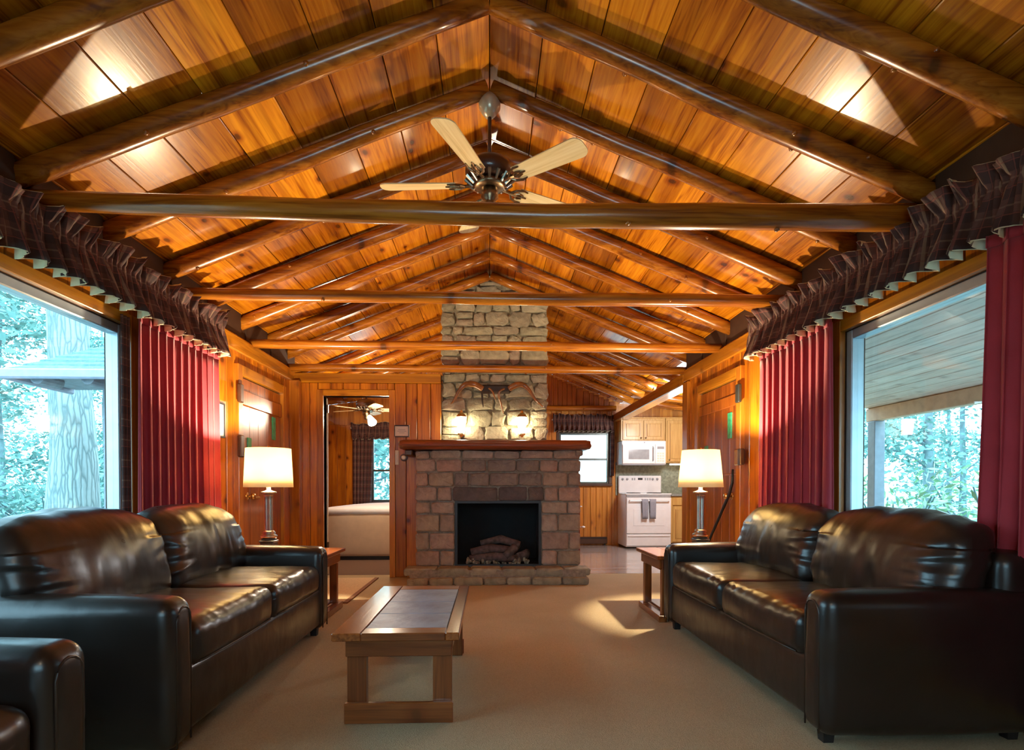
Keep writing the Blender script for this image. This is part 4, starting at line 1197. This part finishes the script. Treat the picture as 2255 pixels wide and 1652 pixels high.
def valance(label, ax, P, u0, u1, z0, z1, folds, seed, s=1, amp=.03, group=None, cm='curtain'):
    """gathered ruffle valance; the cream lining shows at hem and heading"""
    c = (s * P, (u0 + u1) / 2, z0) if ax == 'x' else ((u0 + u1) / 2, P, z0)
    o = thing('ruffled_valance', label, 'valance', c, group=group)
    zr = z0 + (z1 - z0) * .70
    def base(u, v, off=0., hem=0., lift=0.):
        z = z0 + (z1 - z0) * v
        k = folds * 2 * PI
        n1 = noise.noise(Vector((u * folds * .35, 0, seed)))
        th = k * u + 2.2 * n1 + (1 - v) * .9 * noise.noise(Vector((u * folds * .2, 5, seed)))
        d = abs(z - zr) / (zr - z0) if z < zr else (z - zr) / (z1 - zr)
        flare_ = min(1, d)
        a = amp * (.5 + (1.2 if z < zr else .9) * flare_) * (1 + .35 * n1)
        f = min(1, flare_ * 1.1)
        g = .45 * math.sin(3.1 * th + 2 * n1) + .35 * math.sin(5.3 * th + 4 * n1)
        if abs(z - zr) < .02: w, a = math.sin(3.1 * th), .008
        else: w = math.sin(th) * (.25 + .75 * f) + g * (1 - .65 * f)
        lean = (.035 if z < zr else .045) * flare_
        zz = z
        if z < zr: zz += .016 * math.cos(th) * flare_
        else: zz += (.012 * math.sin(th * .63 + 1.3) + .03 * n1) * flare_
        if z > zr: lean = .03 * flare_ * (1 + n1)
        out = P - .02 - lean - a * w if ax == 'x' else P - .02 - lean - a * w
        uu = u0 + (u1 - u0) * u + (.018 if z < zr else .028 * math.sin(th * .37)) * math.cos(th) * flare_
        out += off
        if ax == 'x': return (s * out, uu, zz - hem)
        return (uu, out, zz - hem)
    nu = int(folds * 20)
    cloth('fabric', lambda u, v: base(u, v), nu, 14, 'plaid', o, su=(u1 - u0) * 2.2, sv=(z1 - z0), thick=.003)
    cloth('lining', lambda u, v: base(u, v * .60, .006, .004), nu, 6, 'cream', o, thick=.002)
    cloth('lining', lambda u, v: base(u, .82 + v * .18, .006, -.003), nu, 4, 'cream', o, thick=.002)
    if ax == 'x': pts = [(s * (P - .006), u0 - .02, zr), (s * (P - .006), u1 + .02, zr)]
    else: pts = [(u0 - .02, P - .006, zr), (u1 + .02, P - .006, zr)]
    obj('rod', tube(BM(), pts, .006, 8), 'offwhite', o)
    for t in (u0, u1):
        if ax == 'x':
            q = sorted((s * (P - .02), s * (XW - .0))); obj('rod_bracket', bx(q[0], q[1], t - .012, t + .012, zr - .012, zr + .012), 'offwhite', o)
        else: obj('rod_bracket', bx(t - .012, t + .012, P - .02, YB - .014, zr - .012, zr + .012), 'offwhite', o)
    return o
valance('long brown plaid ruffled valance over the left picture window', 'x', 2.11, .2, 4.58, 2.03, 2.345, 34, 1.0, -1, group='long ruffled valances')
valance('long brown plaid ruffled valance over the right picture window', 'x', 2.11, 1.3, 4.52, 2.03, 2.345, 26, 2.0, 1, group='long ruffled valances')
valance('short brown plaid valance over the kitchen window', 'y', YB - .05, 1.10, 2.17, 2.0, 2.29, 13, 3.0, amp=.02)
valance('short plaid valance over the bedroom window', 'y', YB - .05, -2.38, -1.1, 1.86, 2.12, 10, 4.0, amp=.02)
def side_curtain(label, x0, x1, z0, z1, folds, seed):
    o = thing('plaid_curtain', label, 'curtain', ((x0 + x1) / 2, YB - .08, z0))
    def p(u, v): return (x0 + (x1 - x0) * u * (.86 + .14 * v), YB - .075 + .016 * math.sin(folds * 2 * PI * u + seed), z0 + (z1 - z0) * v)
    cloth('drape', p, int(folds * 8), 10, 'plaid', o, su=(x1 - x0) * 1.8, sv=z1 - z0)
    def h(u, v):
        q = p(u, 0); return (q[0], q[1] - .004, z0 + .04 * v)
    cloth('hem', h, int(folds * 8), 2, 'plaid', o, su=(x1 - x0) * 1.8, sv=.04)
side_curtain('plaid curtain left of the bedroom window, seen through the doorway', -2.36, -2.0, .62, 1.93, 6, 1)
side_curtain('narrow gathered curtain at the right edge of the kitchen window', 2.11, 2.19, 1.22, 2.02, 3, 2)

# ------------------------------------------------------------------ kitchen
st = thing('kitchen_stove', 'white freestanding electric stove with oven door and backguard', 'stove', (2.62, 9.6, 0))
sx0, sx1, sy0, sy1 = 2.255, 3.01, 9.32, 9.94
obj('body', bx(sx0, sx1, sy0 + .02, sy1, .03, .895, bev=.006), 'white', st)
obj('cooktop', bx(sx0 - .003, sx1 + .003, sy0, sy1, .895, .918, bev=.006), 'white', st)
for px_, py_, r in ((2.44, 9.5, .10), (2.82, 9.5, .08), (2.44, 9.75, .08), (2.82, 9.75, .10)):
    obj('burner', lathe(BM(), [(r, 0), (r, .01), (r * .7, .014)], (px_, py_, .918), n=20), 'black', st)
bg_ = obj('backguard', bx(sx0, sx1, sy1 - .07, sy1, .918, 1.225, bev=.012), 'white', st)
for i, kx in enumerate((.07, .15, .60, .68)):
    obj('control_knob', rotY90(lathe(BM(), [(.021, 0), (.019, .018), (.004, .02)], n=14), (sx0 + kx, sy1 - .07, 1.165)), 'grey', bg_)
obj('display', bx(sx0 + .34, sx0 + .42, sy1 - .074, sy1 - .068, 1.15, 1.185), 'black', bg_)
for kx in (.23, .27, .46, .50, .54):
    obj('button', bx(sx0 + kx, sx0 + kx + .022, sy1 - .074, sy1 - .068, 1.145, 1.185), 'greyglass', bg_)
dr = obj('oven_door', bx(sx0 + .006, sx1 - .006, sy0 - .012, sy0 + .022, .255, .85, bev=.006), 'white', st)
obj('oven_window', bx(sx0 + .12, sx1 - .12, sy0 - .016, sy0 - .010, .38, .66, bev=.002), 'white', dr)
bm = tube(BM(), [(sx0 + .05, sy0 - .01, .80), (sx0 + .05, sy0 - .05, .80), (sx1 - .05, sy0 - .05, .80), (sx1 - .05, sy0 - .01, .80)], .011, 10); obj('oven_handle', bm, 'white', dr)
obj('control_strip', bx(sx0 + .006, sx1 - .006, sy0 + .0, sy0 + .02, .862, .892, bev=.003), 'greyglass', st)
dw = obj('storage_drawer', bx(sx0 + .006, sx1 - .006, sy0 - .008, sy0 + .022, .05, .24, bev=.006), 'white', st)
obj('drawer_lip', bx(sx0 + .03, sx1 - .03, sy0 - .022, sy0 - .006, .205, .222, bev=.004), 'white', dw)
obj('toe_kick', bx(sx0 + .02, sx1 - .02, sy0 + .06, sy1 - .02, 0, .03), 'black', st)
for x, lb in ((2.555, 'grey towel on the oven handle, left of the pair'), (2.685, 'grey towel on the oven handle, right of the pair')):
    o = thing('hand_towel', lb, 'towel', (x, sy0 - .05, .48), group='towels on the oven handle')
    def tw(u, v, x=x):
        w = .105 * (1 - .12 * (1 - v))
        return (x + (u - .5) * w, sy0 - .066 - .006 * math.sin(u * 9 + x * 30) * (1 - v), .50 + .32 * v)
    cloth('front_fall', tw, 10, 6, 'towel', o, thick=.006)
    def tb(u, v, x=x):
        w = .10; return (x + (u - .5) * w, sy0 - .034, .60 + .22 * v)
    cloth('back_fall', tb, 4, 4, 'towel', o, thick=.006)
    def tt(u, v, x=x):
        a = PI * v; return (x + (u - .5) * .105, sy0 - .05 - .016 * math.cos(a), .815 + .008 * math.sin(a))
    cloth('fold', tt, 4, 6, 'towel', o, thick=.006)

mw = thing('microwave_oven', 'white over-the-range microwave mounted above the stove', 'microwave', (2.62, 9.75, 1.40))
mx0, mx1, my0, my1, mz0, mz1 = 2.235, 2.99, 9.55, 9.955, 1.405, 1.81
obj('body', bx(mx0, mx1, my0, my1, mz0, mz1, bev=.01), 'white', mw)
dd = obj('door', bx(mx0 + .01, mx0 + .565, my0 - .022, my0 - .001, mz0 + .015, mz1 - .06, bev=.006), 'white', mw)
obj('door_window', bx(mx0 + .11, mx0 + .46, my0 - .026, my0 - .02, mz0 + .09, mz1 - .15, bev=.002), 'greyglass', dd)
obj('handle', tube(BM(), [(mx0 + .525, my0 - .02, mz0 + .06), (mx0 + .525, my0 - .05, mz0 + .08), (mx0 + .525, my0 - .05, mz1 - .12), (mx0 + .525, my0 - .02, mz1 - .10)], .009, 8), 'greyglass', dd)
cp = obj('control_panel', bx(mx0 + .57, mx1 - .01, my0 - .018, my0 - .001, mz0 + .015, mz1 - .06, bev=.004), 'white', mw)
obj('display', bx(mx0 + .60, mx1 - .04, my0 - .021, my0 - .016, mz1 - .14, mz1 - .10), 'greyglass', cp)
for i in range(4):
    for j in range(3): obj('button', bx(mx0 + .60 + j * .042, mx0 + .63 + j * .042, my0 - .021, my0 - .016, mz0 + .05 + i * .042, mz0 + .075 + i * .042), 'offwhite', cp)
obj('badge', rotY90(lathe(BM(), [(.012, 0), (.011, .004)], n=16), (2.62, my0 - .001, mz1 - .03)), 'grey', mw)
obj('vent_grille', bx(mx0 + .02, mx1 - .02, my0 - .005, my0 + .1, mz0 - .008, mz0 + .002), 'grey', mw)

def cab_door(parent, x0, x1, yf, z0, z1, knob=None):
    d = obj('door', bx(x0, x1, yf - .02, yf - .001, z0, z1, bev=.003), 'maple', parent)
    fr = .055
    if x1 - x0 > .16:
        obj('raised_panel', bx(x0 + fr, x1 - fr, yf - .027, yf - .019, z0 + fr, z1 - fr, bev=.006), 'maple', d)
        for a in ((x0 + fr - .012, x0 + fr - .006, z0 + fr - .01, z1 - fr + .01), (x1 - fr + .006, x1 - fr + .012, z0 + fr - .01, z1 - fr + .01)):
            obj('bead', bx(a[0], a[1], yf - .024, yf - .019, a[2], a[3]), 'tablez', d)
    if knob: obj('knob', rotY90(lathe(BM(), [(.006, 0), (.006, .012), (.014, .02), (.012, .028), (.003, .03)], n=12), (knob[0], yf - .02, knob[1])), 'bronze', d, smooth=True)
    return d
uc = thing('wall_cabinet', 'low maple double-door wall cabinet above the microwave', 'cabinet', (2.62, 9.78, 1.815))
obj('carcass', bx(2.235, 2.995, 9.62, 9.955, 1.815, 2.195, bev=.003), 'maple', uc)
cab_door(uc, 2.265, 2.605, 9.62, 1.83, 2.16, (2.575, 1.86)); cab_door(uc, 2.625, 2.965, 9.62, 1.83, 2.16, (2.655, 1.86))
obj('cornice', bx(2.23, 3.0, 9.60, 9.955, 2.195, 2.215, bev=.004), 'maple', uc)
uc = thing('wall_cabinet', 'taller maple wall cabinet right of the microwave', 'cabinet', (3.27, 9.78, 1.44))
obj('carcass', bx(3.005, 3.53, 9.62, 9.955, 1.44, 2.195, bev=.003), 'maple', uc)
cab_door(uc, 3.03, 3.50, 9.62, 1.455, 2.16, (3.06, 1.49))
obj('cornice', bx(3.0, 3.54, 9.60, 9.955, 2.195, 2.215, bev=.004), 'maple', uc)
bc = thing('base_cabinet', 'maple base cabinet with one drawer right of the stove', 'cabinet', (3.27, 9.65, 0))
obj('carcass', bx(3.025, 3.54, 9.38, 9.955, .09, .87, bev=.003), 'maple', bc)
obj('toe_kick', bx(3.03, 3.54, 9.44, 9.94, 0, .09), 'darkwood', bc)
d = obj('drawer', bx(3.05, 3.50, 9.36, 9.379, .72, .85, bev=.004), 'maple', bc)
obj('knob', rotY90(lathe(BM(), [(.006, 0), (.006, .012), (.014, .02), (.012, .028), (.003, .03)], n=12), (3.215, 9.36, .785)), 'bronze', d, smooth=True)
cab_door(bc, 3.05, 3.50, 9.38, .11, .70)
wt = obj('worktop', bx(3.02, 3.545, 9.345, 9.955, .87, .91, bev=.005), 'counter'); setp(wt, 'grey worktop on the base cabinet right of the stove', 'worktop')
ul = thing('under_cabinet_light', 'small lit fixture under the taller maple cabinet', 'light', (3.2, 9.68, 1.40))
obj('housing', bx(3.10, 3.40, 9.66, 9.74, 1.425, 1.44), 'white', ul); obj('diffuser', bx(3.11, 3.39, 9.665, 9.735, 1.405, 1.425, bev=.004), 'litglass', ul)
bh = thing('baseboard_heater', 'low dark baseboard heater under the kitchen window', 'heater', (1.7, YB - .05, 0))
obj('casing', bx(1.2, 2.06, YB - .08, YB - .015, .03, .15, bev=.006), 'darkwood', bh)
obj('outlet_slot', bx(1.22, 2.04, YB - .084, YB - .078, .12, .14), 'black', bh)
for x in (1.24, 2.02): obj('foot', bx(x - .01, x + .01, YB - .07, YB - .02, 0, .03), 'black', bh)
cc = thing('small_chest', 'red-brown chest with pale knobs half hidden behind the fireplace', 'chest', (1.2, 8.6, 0))
obj('body', bx(.95, 1.36, 8.5, 8.9, .0, .84, bev=.006), 'red_chest', cc)
for z in (.28, .56):
    d = obj('drawer', bx(.97, 1.34, 8.488, 8.499, z - .2 if z < .3 else z - .1, z + .05 if z < .3 else z + .22, bev=.003), 'red_chest', cc)
for z, x, r in ((.73, 1.375, .018), (.42, 1.41, .03)):
    obj('knob', lathe(BM(), [(.004, -r * .6), (r, -r * .3), (r, r * .2), (.004, r * .5)], (x, 8.53, z), n=14), 'white', cc, smooth=True)
    obj('knob_stem', tube(BM(), [(1.355, 8.53, z), (x, 8.53, z)], .006, 6), 'white', cc)
cl = thing('ceiling_light', 'round frosted ceiling light of the kitchen', 'light', (3.0, 7.7, 2.2))
obj('bowl', lathe(BM(), [(.02, -.07), (.09, -.05), (.14, 0), (.14, .01)], (3.0, 7.7, 2.31), n=24), 'litglass', cl, smooth=True)
obj('ceiling_plate', lathe(BM(), [(.15, 0), (.15, .06)], (3.0, 7.7, 2.32), n=24), 'white', cl)
lamp('kitchen_light', (2.75, 7.9, 2.0), KITCHEN_W, (.93, .97, 1), .2)

# ------------------------------------------------------------------ bedroom
bd = thing('bed', 'bed end under a white blanket with tan skirt, seen through the doorway', 'bed', (-1.65, 8.9, 0))
obj('bed_skirt', puff((-1.60, 8.95, .36), (1.42, 1.92, .62), .04, 6, (0, .01, 0), 0), 'bedskirt', bd, smooth=True)
obj('blanket', puff((-1.60, 8.95, .68), (1.45, 1.95, .10), .045, 8, (0, 0, .05), .004, (4, 4, 4)), 'bedwhite', bd, smooth=True)
obj('bed_frame', bx(-2.28, -.92, 8.02, 9.9, .0, .06), 'black', bd)
lamp('bedroom_light', (-1.35, 7.6, 1.95), BED_W, (1, .80, .58), .08)
mt = thing('door_mat', 'pale tan mat with brown binding in front of the left plank door', 'mat', (-1.7, 5.75, 0))
obj('mat_field', bx(-2.15, -1.275, 5.02, 6.36, .001, .010), 'mat', mt)
obj('binding', bx(-1.275, -1.235, 5.02, 6.36, .001, .012), 'matedge', mt); obj('binding', bx(-2.15, -1.235, 4.98, 5.02, .001, .012), 'matedge', mt)

# added, unseen hanging lamp behind the viewer, filling in the near end of the room
rl = thing('ceiling_light', 'added frosted fill light hanging behind the viewer', 'light', (0, -.7, 2.2))
obj('bowl', lathe(BM(), [(.02, -.07), (.10, -.05), (.16, 0), (.16, .01)], (0, -.7, 2.2), n=24), 'litglass', rl, smooth=True)
obj('stem', lathe(BM(), [(.02, 0), (.02, 1.22)], (0, -.7, 2.2), n=12), 'brass', rl)
lamp('rear_fill_light', (0, -.7, 2.0), REAR_FILL_W, (1, .80, .56), .1)

# ------------------------------------------------------------------ outside
def ground():
    bm = BM(); n = 40
    def z(x, y): return -.45 + .25 * noise.noise(Vector((x * .12, y * .12, 2))) + max(0, (math.hypot(x, y - 4) - 22)) * .03
    for sx in (-1, 1):
        vs = {}
        for i in range(n + 1):
            for j in range(n + 1):
                x = sx * (2.36 if sx < 0 else 2.36) + sx * (i / n) ** 1.6 * 60; y = -40 + 110 * j / n
                vs[i, j] = bm.verts.new((x if i else sx * (2.36), y, z(x, y)))
        for i in range(n):
            for j in range(n):
                f = (vs[i, j], vs[i + 1, j], vs[i + 1, j + 1], vs[i, j + 1]); bm.faces.new(f if sx > 0 else f[::-1])
    a = [bm.verts.new(p) for p in ((-2.36, 10.2, -.45), (2.36, 10.2, -.45), (2.36, 70, -.2), (-2.36, 70, -.2))]; bm.faces.new(a)
    return bm
o = obj('ground', ground(), 'ground', smooth=True); setp(o, 'pale leaf-littered forest ground outside the windows', 'ground', kind='structure')

def leaves_mesh(n, fn, size, seed, asp=.45):
    r = random.Random(seed); vs, fs = [], []
    for i in range(n):
        c = Vector(fn(r)); d = Vector((r.gauss(0, 1), r.gauss(0, 1), r.gauss(0, .6))).normalized()
        u = d.cross(Vector((r.gauss(0, 1), r.gauss(0, 1), r.gauss(0, 1)))).normalized()
        s = size * r.uniform(.6, 1.4); b = len(vs)
        vs += [c - d * s, c + u * s * asp, c + d * s, c - u * s * asp]; fs.append((b, b + 1, b + 2, b + 3))
    return vs, fs
def tree(label, x, y, r, h, seed, mat='bark_far', nb=7, leaves=900, lean=(0, 0), lsize=.10, group=None, name='forest_tree', spread=2.2, crown0=.25, near=False):
    rng = random.Random(seed); z0 = -.6
    o = thing(name, label, 'tree', (x, y, z0), group=group)
    pts, rad = [], []
    N = 26 if near else 12
    for i in range(N + 1):
        t = i / N
        pts.append((x + lean[0] * t * h + .12 * noise.noise(Vector((t * 4, seed, 0))) * h * .1, y + lean[1] * t * h + .12 * noise.noise(Vector((t * 4, seed, 7))) * h * .1, z0 + h * t)); rad.append(r * (1 - .75 * t) * (1 + .6 * math.exp(-t * 18)))
    obj('trunk', tube(BM(), pts, rad, 36 if near else 10, rough=.10 if near else .05, seed=seed), mat, o, smooth=True)
    tips = []
    for b in range(nb):
        t = rng.uniform(crown0, .95); i = int(t * N); p = Vector(pts[i]); a = rng.uniform(0, 2 * PI); L = rng.uniform(.5, 1) * spread * (1.1 - t * .6)
        q = [p]
        for k in range(4):
            a += rng.uniform(-.4, .4); q.append(q[-1] + Vector((math.cos(a), math.sin(a), rng.uniform(.1, .7))) * L / 4)
        rr = rad[i] * .35
        obj('branch', tube(BM(), q, [rr, rr * .75, rr * .5, rr * .3, rr * .12], 6), mat, o, smooth=True)
        tips += q[1:]
    if leaves:
        def fn(r):
            c = r.choice(tips); return c + Vector((r.gauss(0, .5), r.gauss(0, .5), r.gauss(0, .4))) * spread * .35
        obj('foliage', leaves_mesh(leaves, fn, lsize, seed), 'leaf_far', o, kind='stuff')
    return o
tree('thick ridged trunk standing behind the shed roof outside the left window', -6.25, 8.75, .33, 13, 5, 'bark', 5, 500, near=True, crown0=.45, name='large_tree')
tree('slim forked tree at the far left of the left window', -8.2, 7.6, .14, 9, 8, 'bark_far', 9, 700, crown0=.2, name='young_tree')
tree('slender bare tree beside the forked one in the left window', -9.0, 9.6, .11, 10, 9, 'bark_far', 8, 600, crown0=.2, name='young_tree')
tree('broad ridged trunk behind the porch post outside the right window', 7.75, 7.6, .48, 14, 15, 'bark', 5, 300, near=True, crown0=.5, name='large_tree')
tree('leaning ridged trunk right of the broad one outside the right window', 7.9, 6.35, .34, 13, 16, 'bark', 5, 300, near=True, crown0=.5, lean=(.02, -.04), name='large_tree')
rng = random.Random(77)
taken = [(7.75, 7.6), (7.9, 6.35)]
for i in range(30):       # the forest beyond, each tree with room of its own
    for _ in range(400):
        if i < 19: x, y = rng.uniform(-38, -11), rng.uniform(9, 42)
        else: x, y = rng.uniform(12, 36), rng.uniform(8, 40)
        if all(math.hypot(x - a, y - b) > 5.2 for a, b in taken): break
    taken.append((x, y))
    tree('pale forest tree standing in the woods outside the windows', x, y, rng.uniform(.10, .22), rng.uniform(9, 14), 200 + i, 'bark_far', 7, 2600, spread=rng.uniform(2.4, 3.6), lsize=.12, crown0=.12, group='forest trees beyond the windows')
for i in range(5):
    tree('pale forest tree standing behind the far wall windows', rng.uniform(-7, 6), rng.uniform(15, 28), rng.uniform(.12, .22), 11, 300 + i, 'bark_far', 7, 1200, spread=3, lsize=.15, crown0=.12, group='forest trees beyond the far wall')
def bush(label, x, y, r, h, seed, n=700, mat='leaf_near', size=.07, name='rhododendron_bush', group=None):
    o = thing(name, label, 'bush', (x, y, -.5), group=group); rg = random.Random(seed); tips = []
    for k in range(9):
        a = rg.uniform(0, 2 * PI); q = [(x, y, -.5), (x + r * .4 * math.cos(a), y + r * .4 * math.sin(a), -.5 + h * .5), (x + r * .8 * math.cos(a), y + r * .8 * math.sin(a), -.5 + h * rg.uniform(.7, 1))]
        obj('stem', tube(BM(), q, [.025, .018, .01], 5), 'bark_far', o); tips += q[1:]
    def fn(rr):
        c = Vector(rr.choice(tips)); return c + Vector((rr.gauss(0, .3) * r, rr.gauss(0, .3) * r, rr.gauss(0, .16) * h))
    obj('foliage', leaves_mesh(n, fn, size, seed, .28), mat, o, kind='stuff')
for i, (x, y, lb) in enumerate(((6.3, 6.6, 'long-leaved rhododendron below the broad trunk'), (6.2, 5.4, 'long-leaved rhododendron nearest the right sofa back'), (6.6, 9.0, 'long-leaved rhododendron left of the porch post'), (7.4, 8.2, 'long-leaved rhododendron just behind the porch post'))):
    bush(lb, x, y, .9, 1.55, 400 + i)
for i, (x, y) in enumerate(((-9, 12), (-11, 15), (-12, 10), (-8, 14), (-14, 13), (-10, 18), (-6.5, 12.5), (-13, 18))):
    bush('pale low undergrowth bush in the woods of the left window', x, y, 1.6, 1.8, 450 + i, 900, 'leaf_far', .10, 'forest_bush', 'undergrowth bushes of the left woods')

# shed with shingled hip roof outside the left window
sh = thing('garden_shed', 'shed corner with blue-grey shingled hip roof outside the left window', 'shed', (-4.0, 8.0, -.5))
ex0, ex1, ey0, ey1, ez, rz_ = -5.82, -3.4, 7.1, 8.25, 2.42, 2.93
courses = 8
for k in range(courses):
    t0, t1 = k / courses, (k + 1) / courses
    bm = BM()
    def P_(t, dz=0):
        ix = 1.15 * t; iy = .55 * t; z = ez + (rz_ - ez) * t + dz
        return (ex0 + ix, ey0 + iy, z), (ex1 - ix, ey0 + iy, z), (ex1 - ix, ey1 - iy, z), (ex0 + ix, ey1 - iy, z)
    lo, hi = P_(t0, .035), P_(t1 + .02, .015)
    lo2 = P_(t0, .0)
    A = [bm.verts.new(p) for p in lo]; B = [bm.verts.new(p) for p in hi]; C = [bm.verts.new(p) for p in lo2]
    for i in range(4):
        j = (i + 1) % 4; bm.faces.new((A[i], A[j], B[j], B[i])); bm.faces.new((C[i], C[j], A[j], A[i]))
    obj('shingle_course', bm, 'shingle', sh)
obj('roof_deck', bx(ex0 + .03, ex1 - .03, ey0 + .03, ey1 - .03, ez - .04, ez), 'shedwall', sh)
bm = BM(); box(bm, ex0 - .06, ex1 + .06, ey0 - .08, ey0, ez - .10, ez + .02, bev=.02); box(bm, ex0 - .08, ex0, ey0 - .06, ey1, ez - .10, ez + .02, bev=.02)
obj('gutter', bm, 'gutter', sh)
for x in (-5.5, -4.9, -4.3, -3.7):
    obj('rafter_tail', tube(BM(), [(x, ey0 + .05, ez - .07), (x, ey0 + .4, ez - .07)], [.08, .08], 12), 'shedwall', sh)
for i in range(9):
    x = -5.02 + i * .16
    obj('wall_board', bx(x, x + .155, 7.60, 7.65, -.45, ez - .04, bev=.006), 'shedwall', sh)

# covered porch outside the right window
pc = thing('porch_roof', 'porch ceiling of pale grey planks with tan beam outside the right window', 'porch', (3.7, 4, 1.9))
X0, X1, PY0, PY1 = 2.36, 5.0, -1.0, 7.3
n = 16; w = (X1 - X0) / n
zc = lambda x: 2.50 - (x - X0) / (X1 - X0) * .46
for i in range(n):
    bm = BM(); a, b = X0 + i * w + .003, X0 + (i + 1) * w - .003
    pts = []
    for y in (PY0, PY1): pts += [(a, y, zc(a)), (b, y, zc(b)), (b, y, zc(b) + .02), (a, y, zc(a) + .02)]
    v = [bm.verts.new(p) for p in pts]
    for f in ((3, 2, 1, 0), (4, 5, 6, 7), (1, 5, 4, 0), (2, 6, 5, 1), (3, 7, 6, 2), (0, 4, 7, 3)): bm.faces.new([v[k] for k in f])
    bmesh.ops.recalc_face_normals(bm, faces=bm.faces[:]); bmesh.ops.bevel(bm, geom=bm.edges[:], offset=.005, segments=1, affect='EDGES')
    obj('porch_plank', bm, 'porchplank', pc)
bm = BM(); v = [bm.verts.new(p) for p in ((X0, PY0, zc(X0) + .022), (X1 + .1, PY0, zc(X1 + .1) + .022), (X1 + .1, PY1, zc(X1 + .1) + .022), (X0, PY1, zc(X0) + .022))]
bm.faces.new(v); r_ = bmesh.ops.extrude_face_region(bm, geom=bm.faces[:]); bmesh.ops.translate(bm, verts=[e for e in r_['geom'] if isinstance(e, bmesh.types.BMVert)], vec=(0, 0, .08))
obj('roof_deck', bm, 'porchpost', pc)
obj('beam', bx(X1 - .06, X1 + .06, PY0, PY1, 1.87, zc(X1), bev=.008), 'porchbeam', pc)
for y in (7.18, 3.4, -.3):
    obj('post', bx(X1 - .07, X1 + .07, y - .07, y + .07, -.45, 1.87, bev=.008), 'porchpost', pc)
pdk = obj('porch_deck', bx(2.36, 5.15, PY0, PY1 + .1, -.5, -.12), 'porchpost'); setp(pdk, 'grey porch deck under the porch roof outside the right window', 'deck', kind='structure')
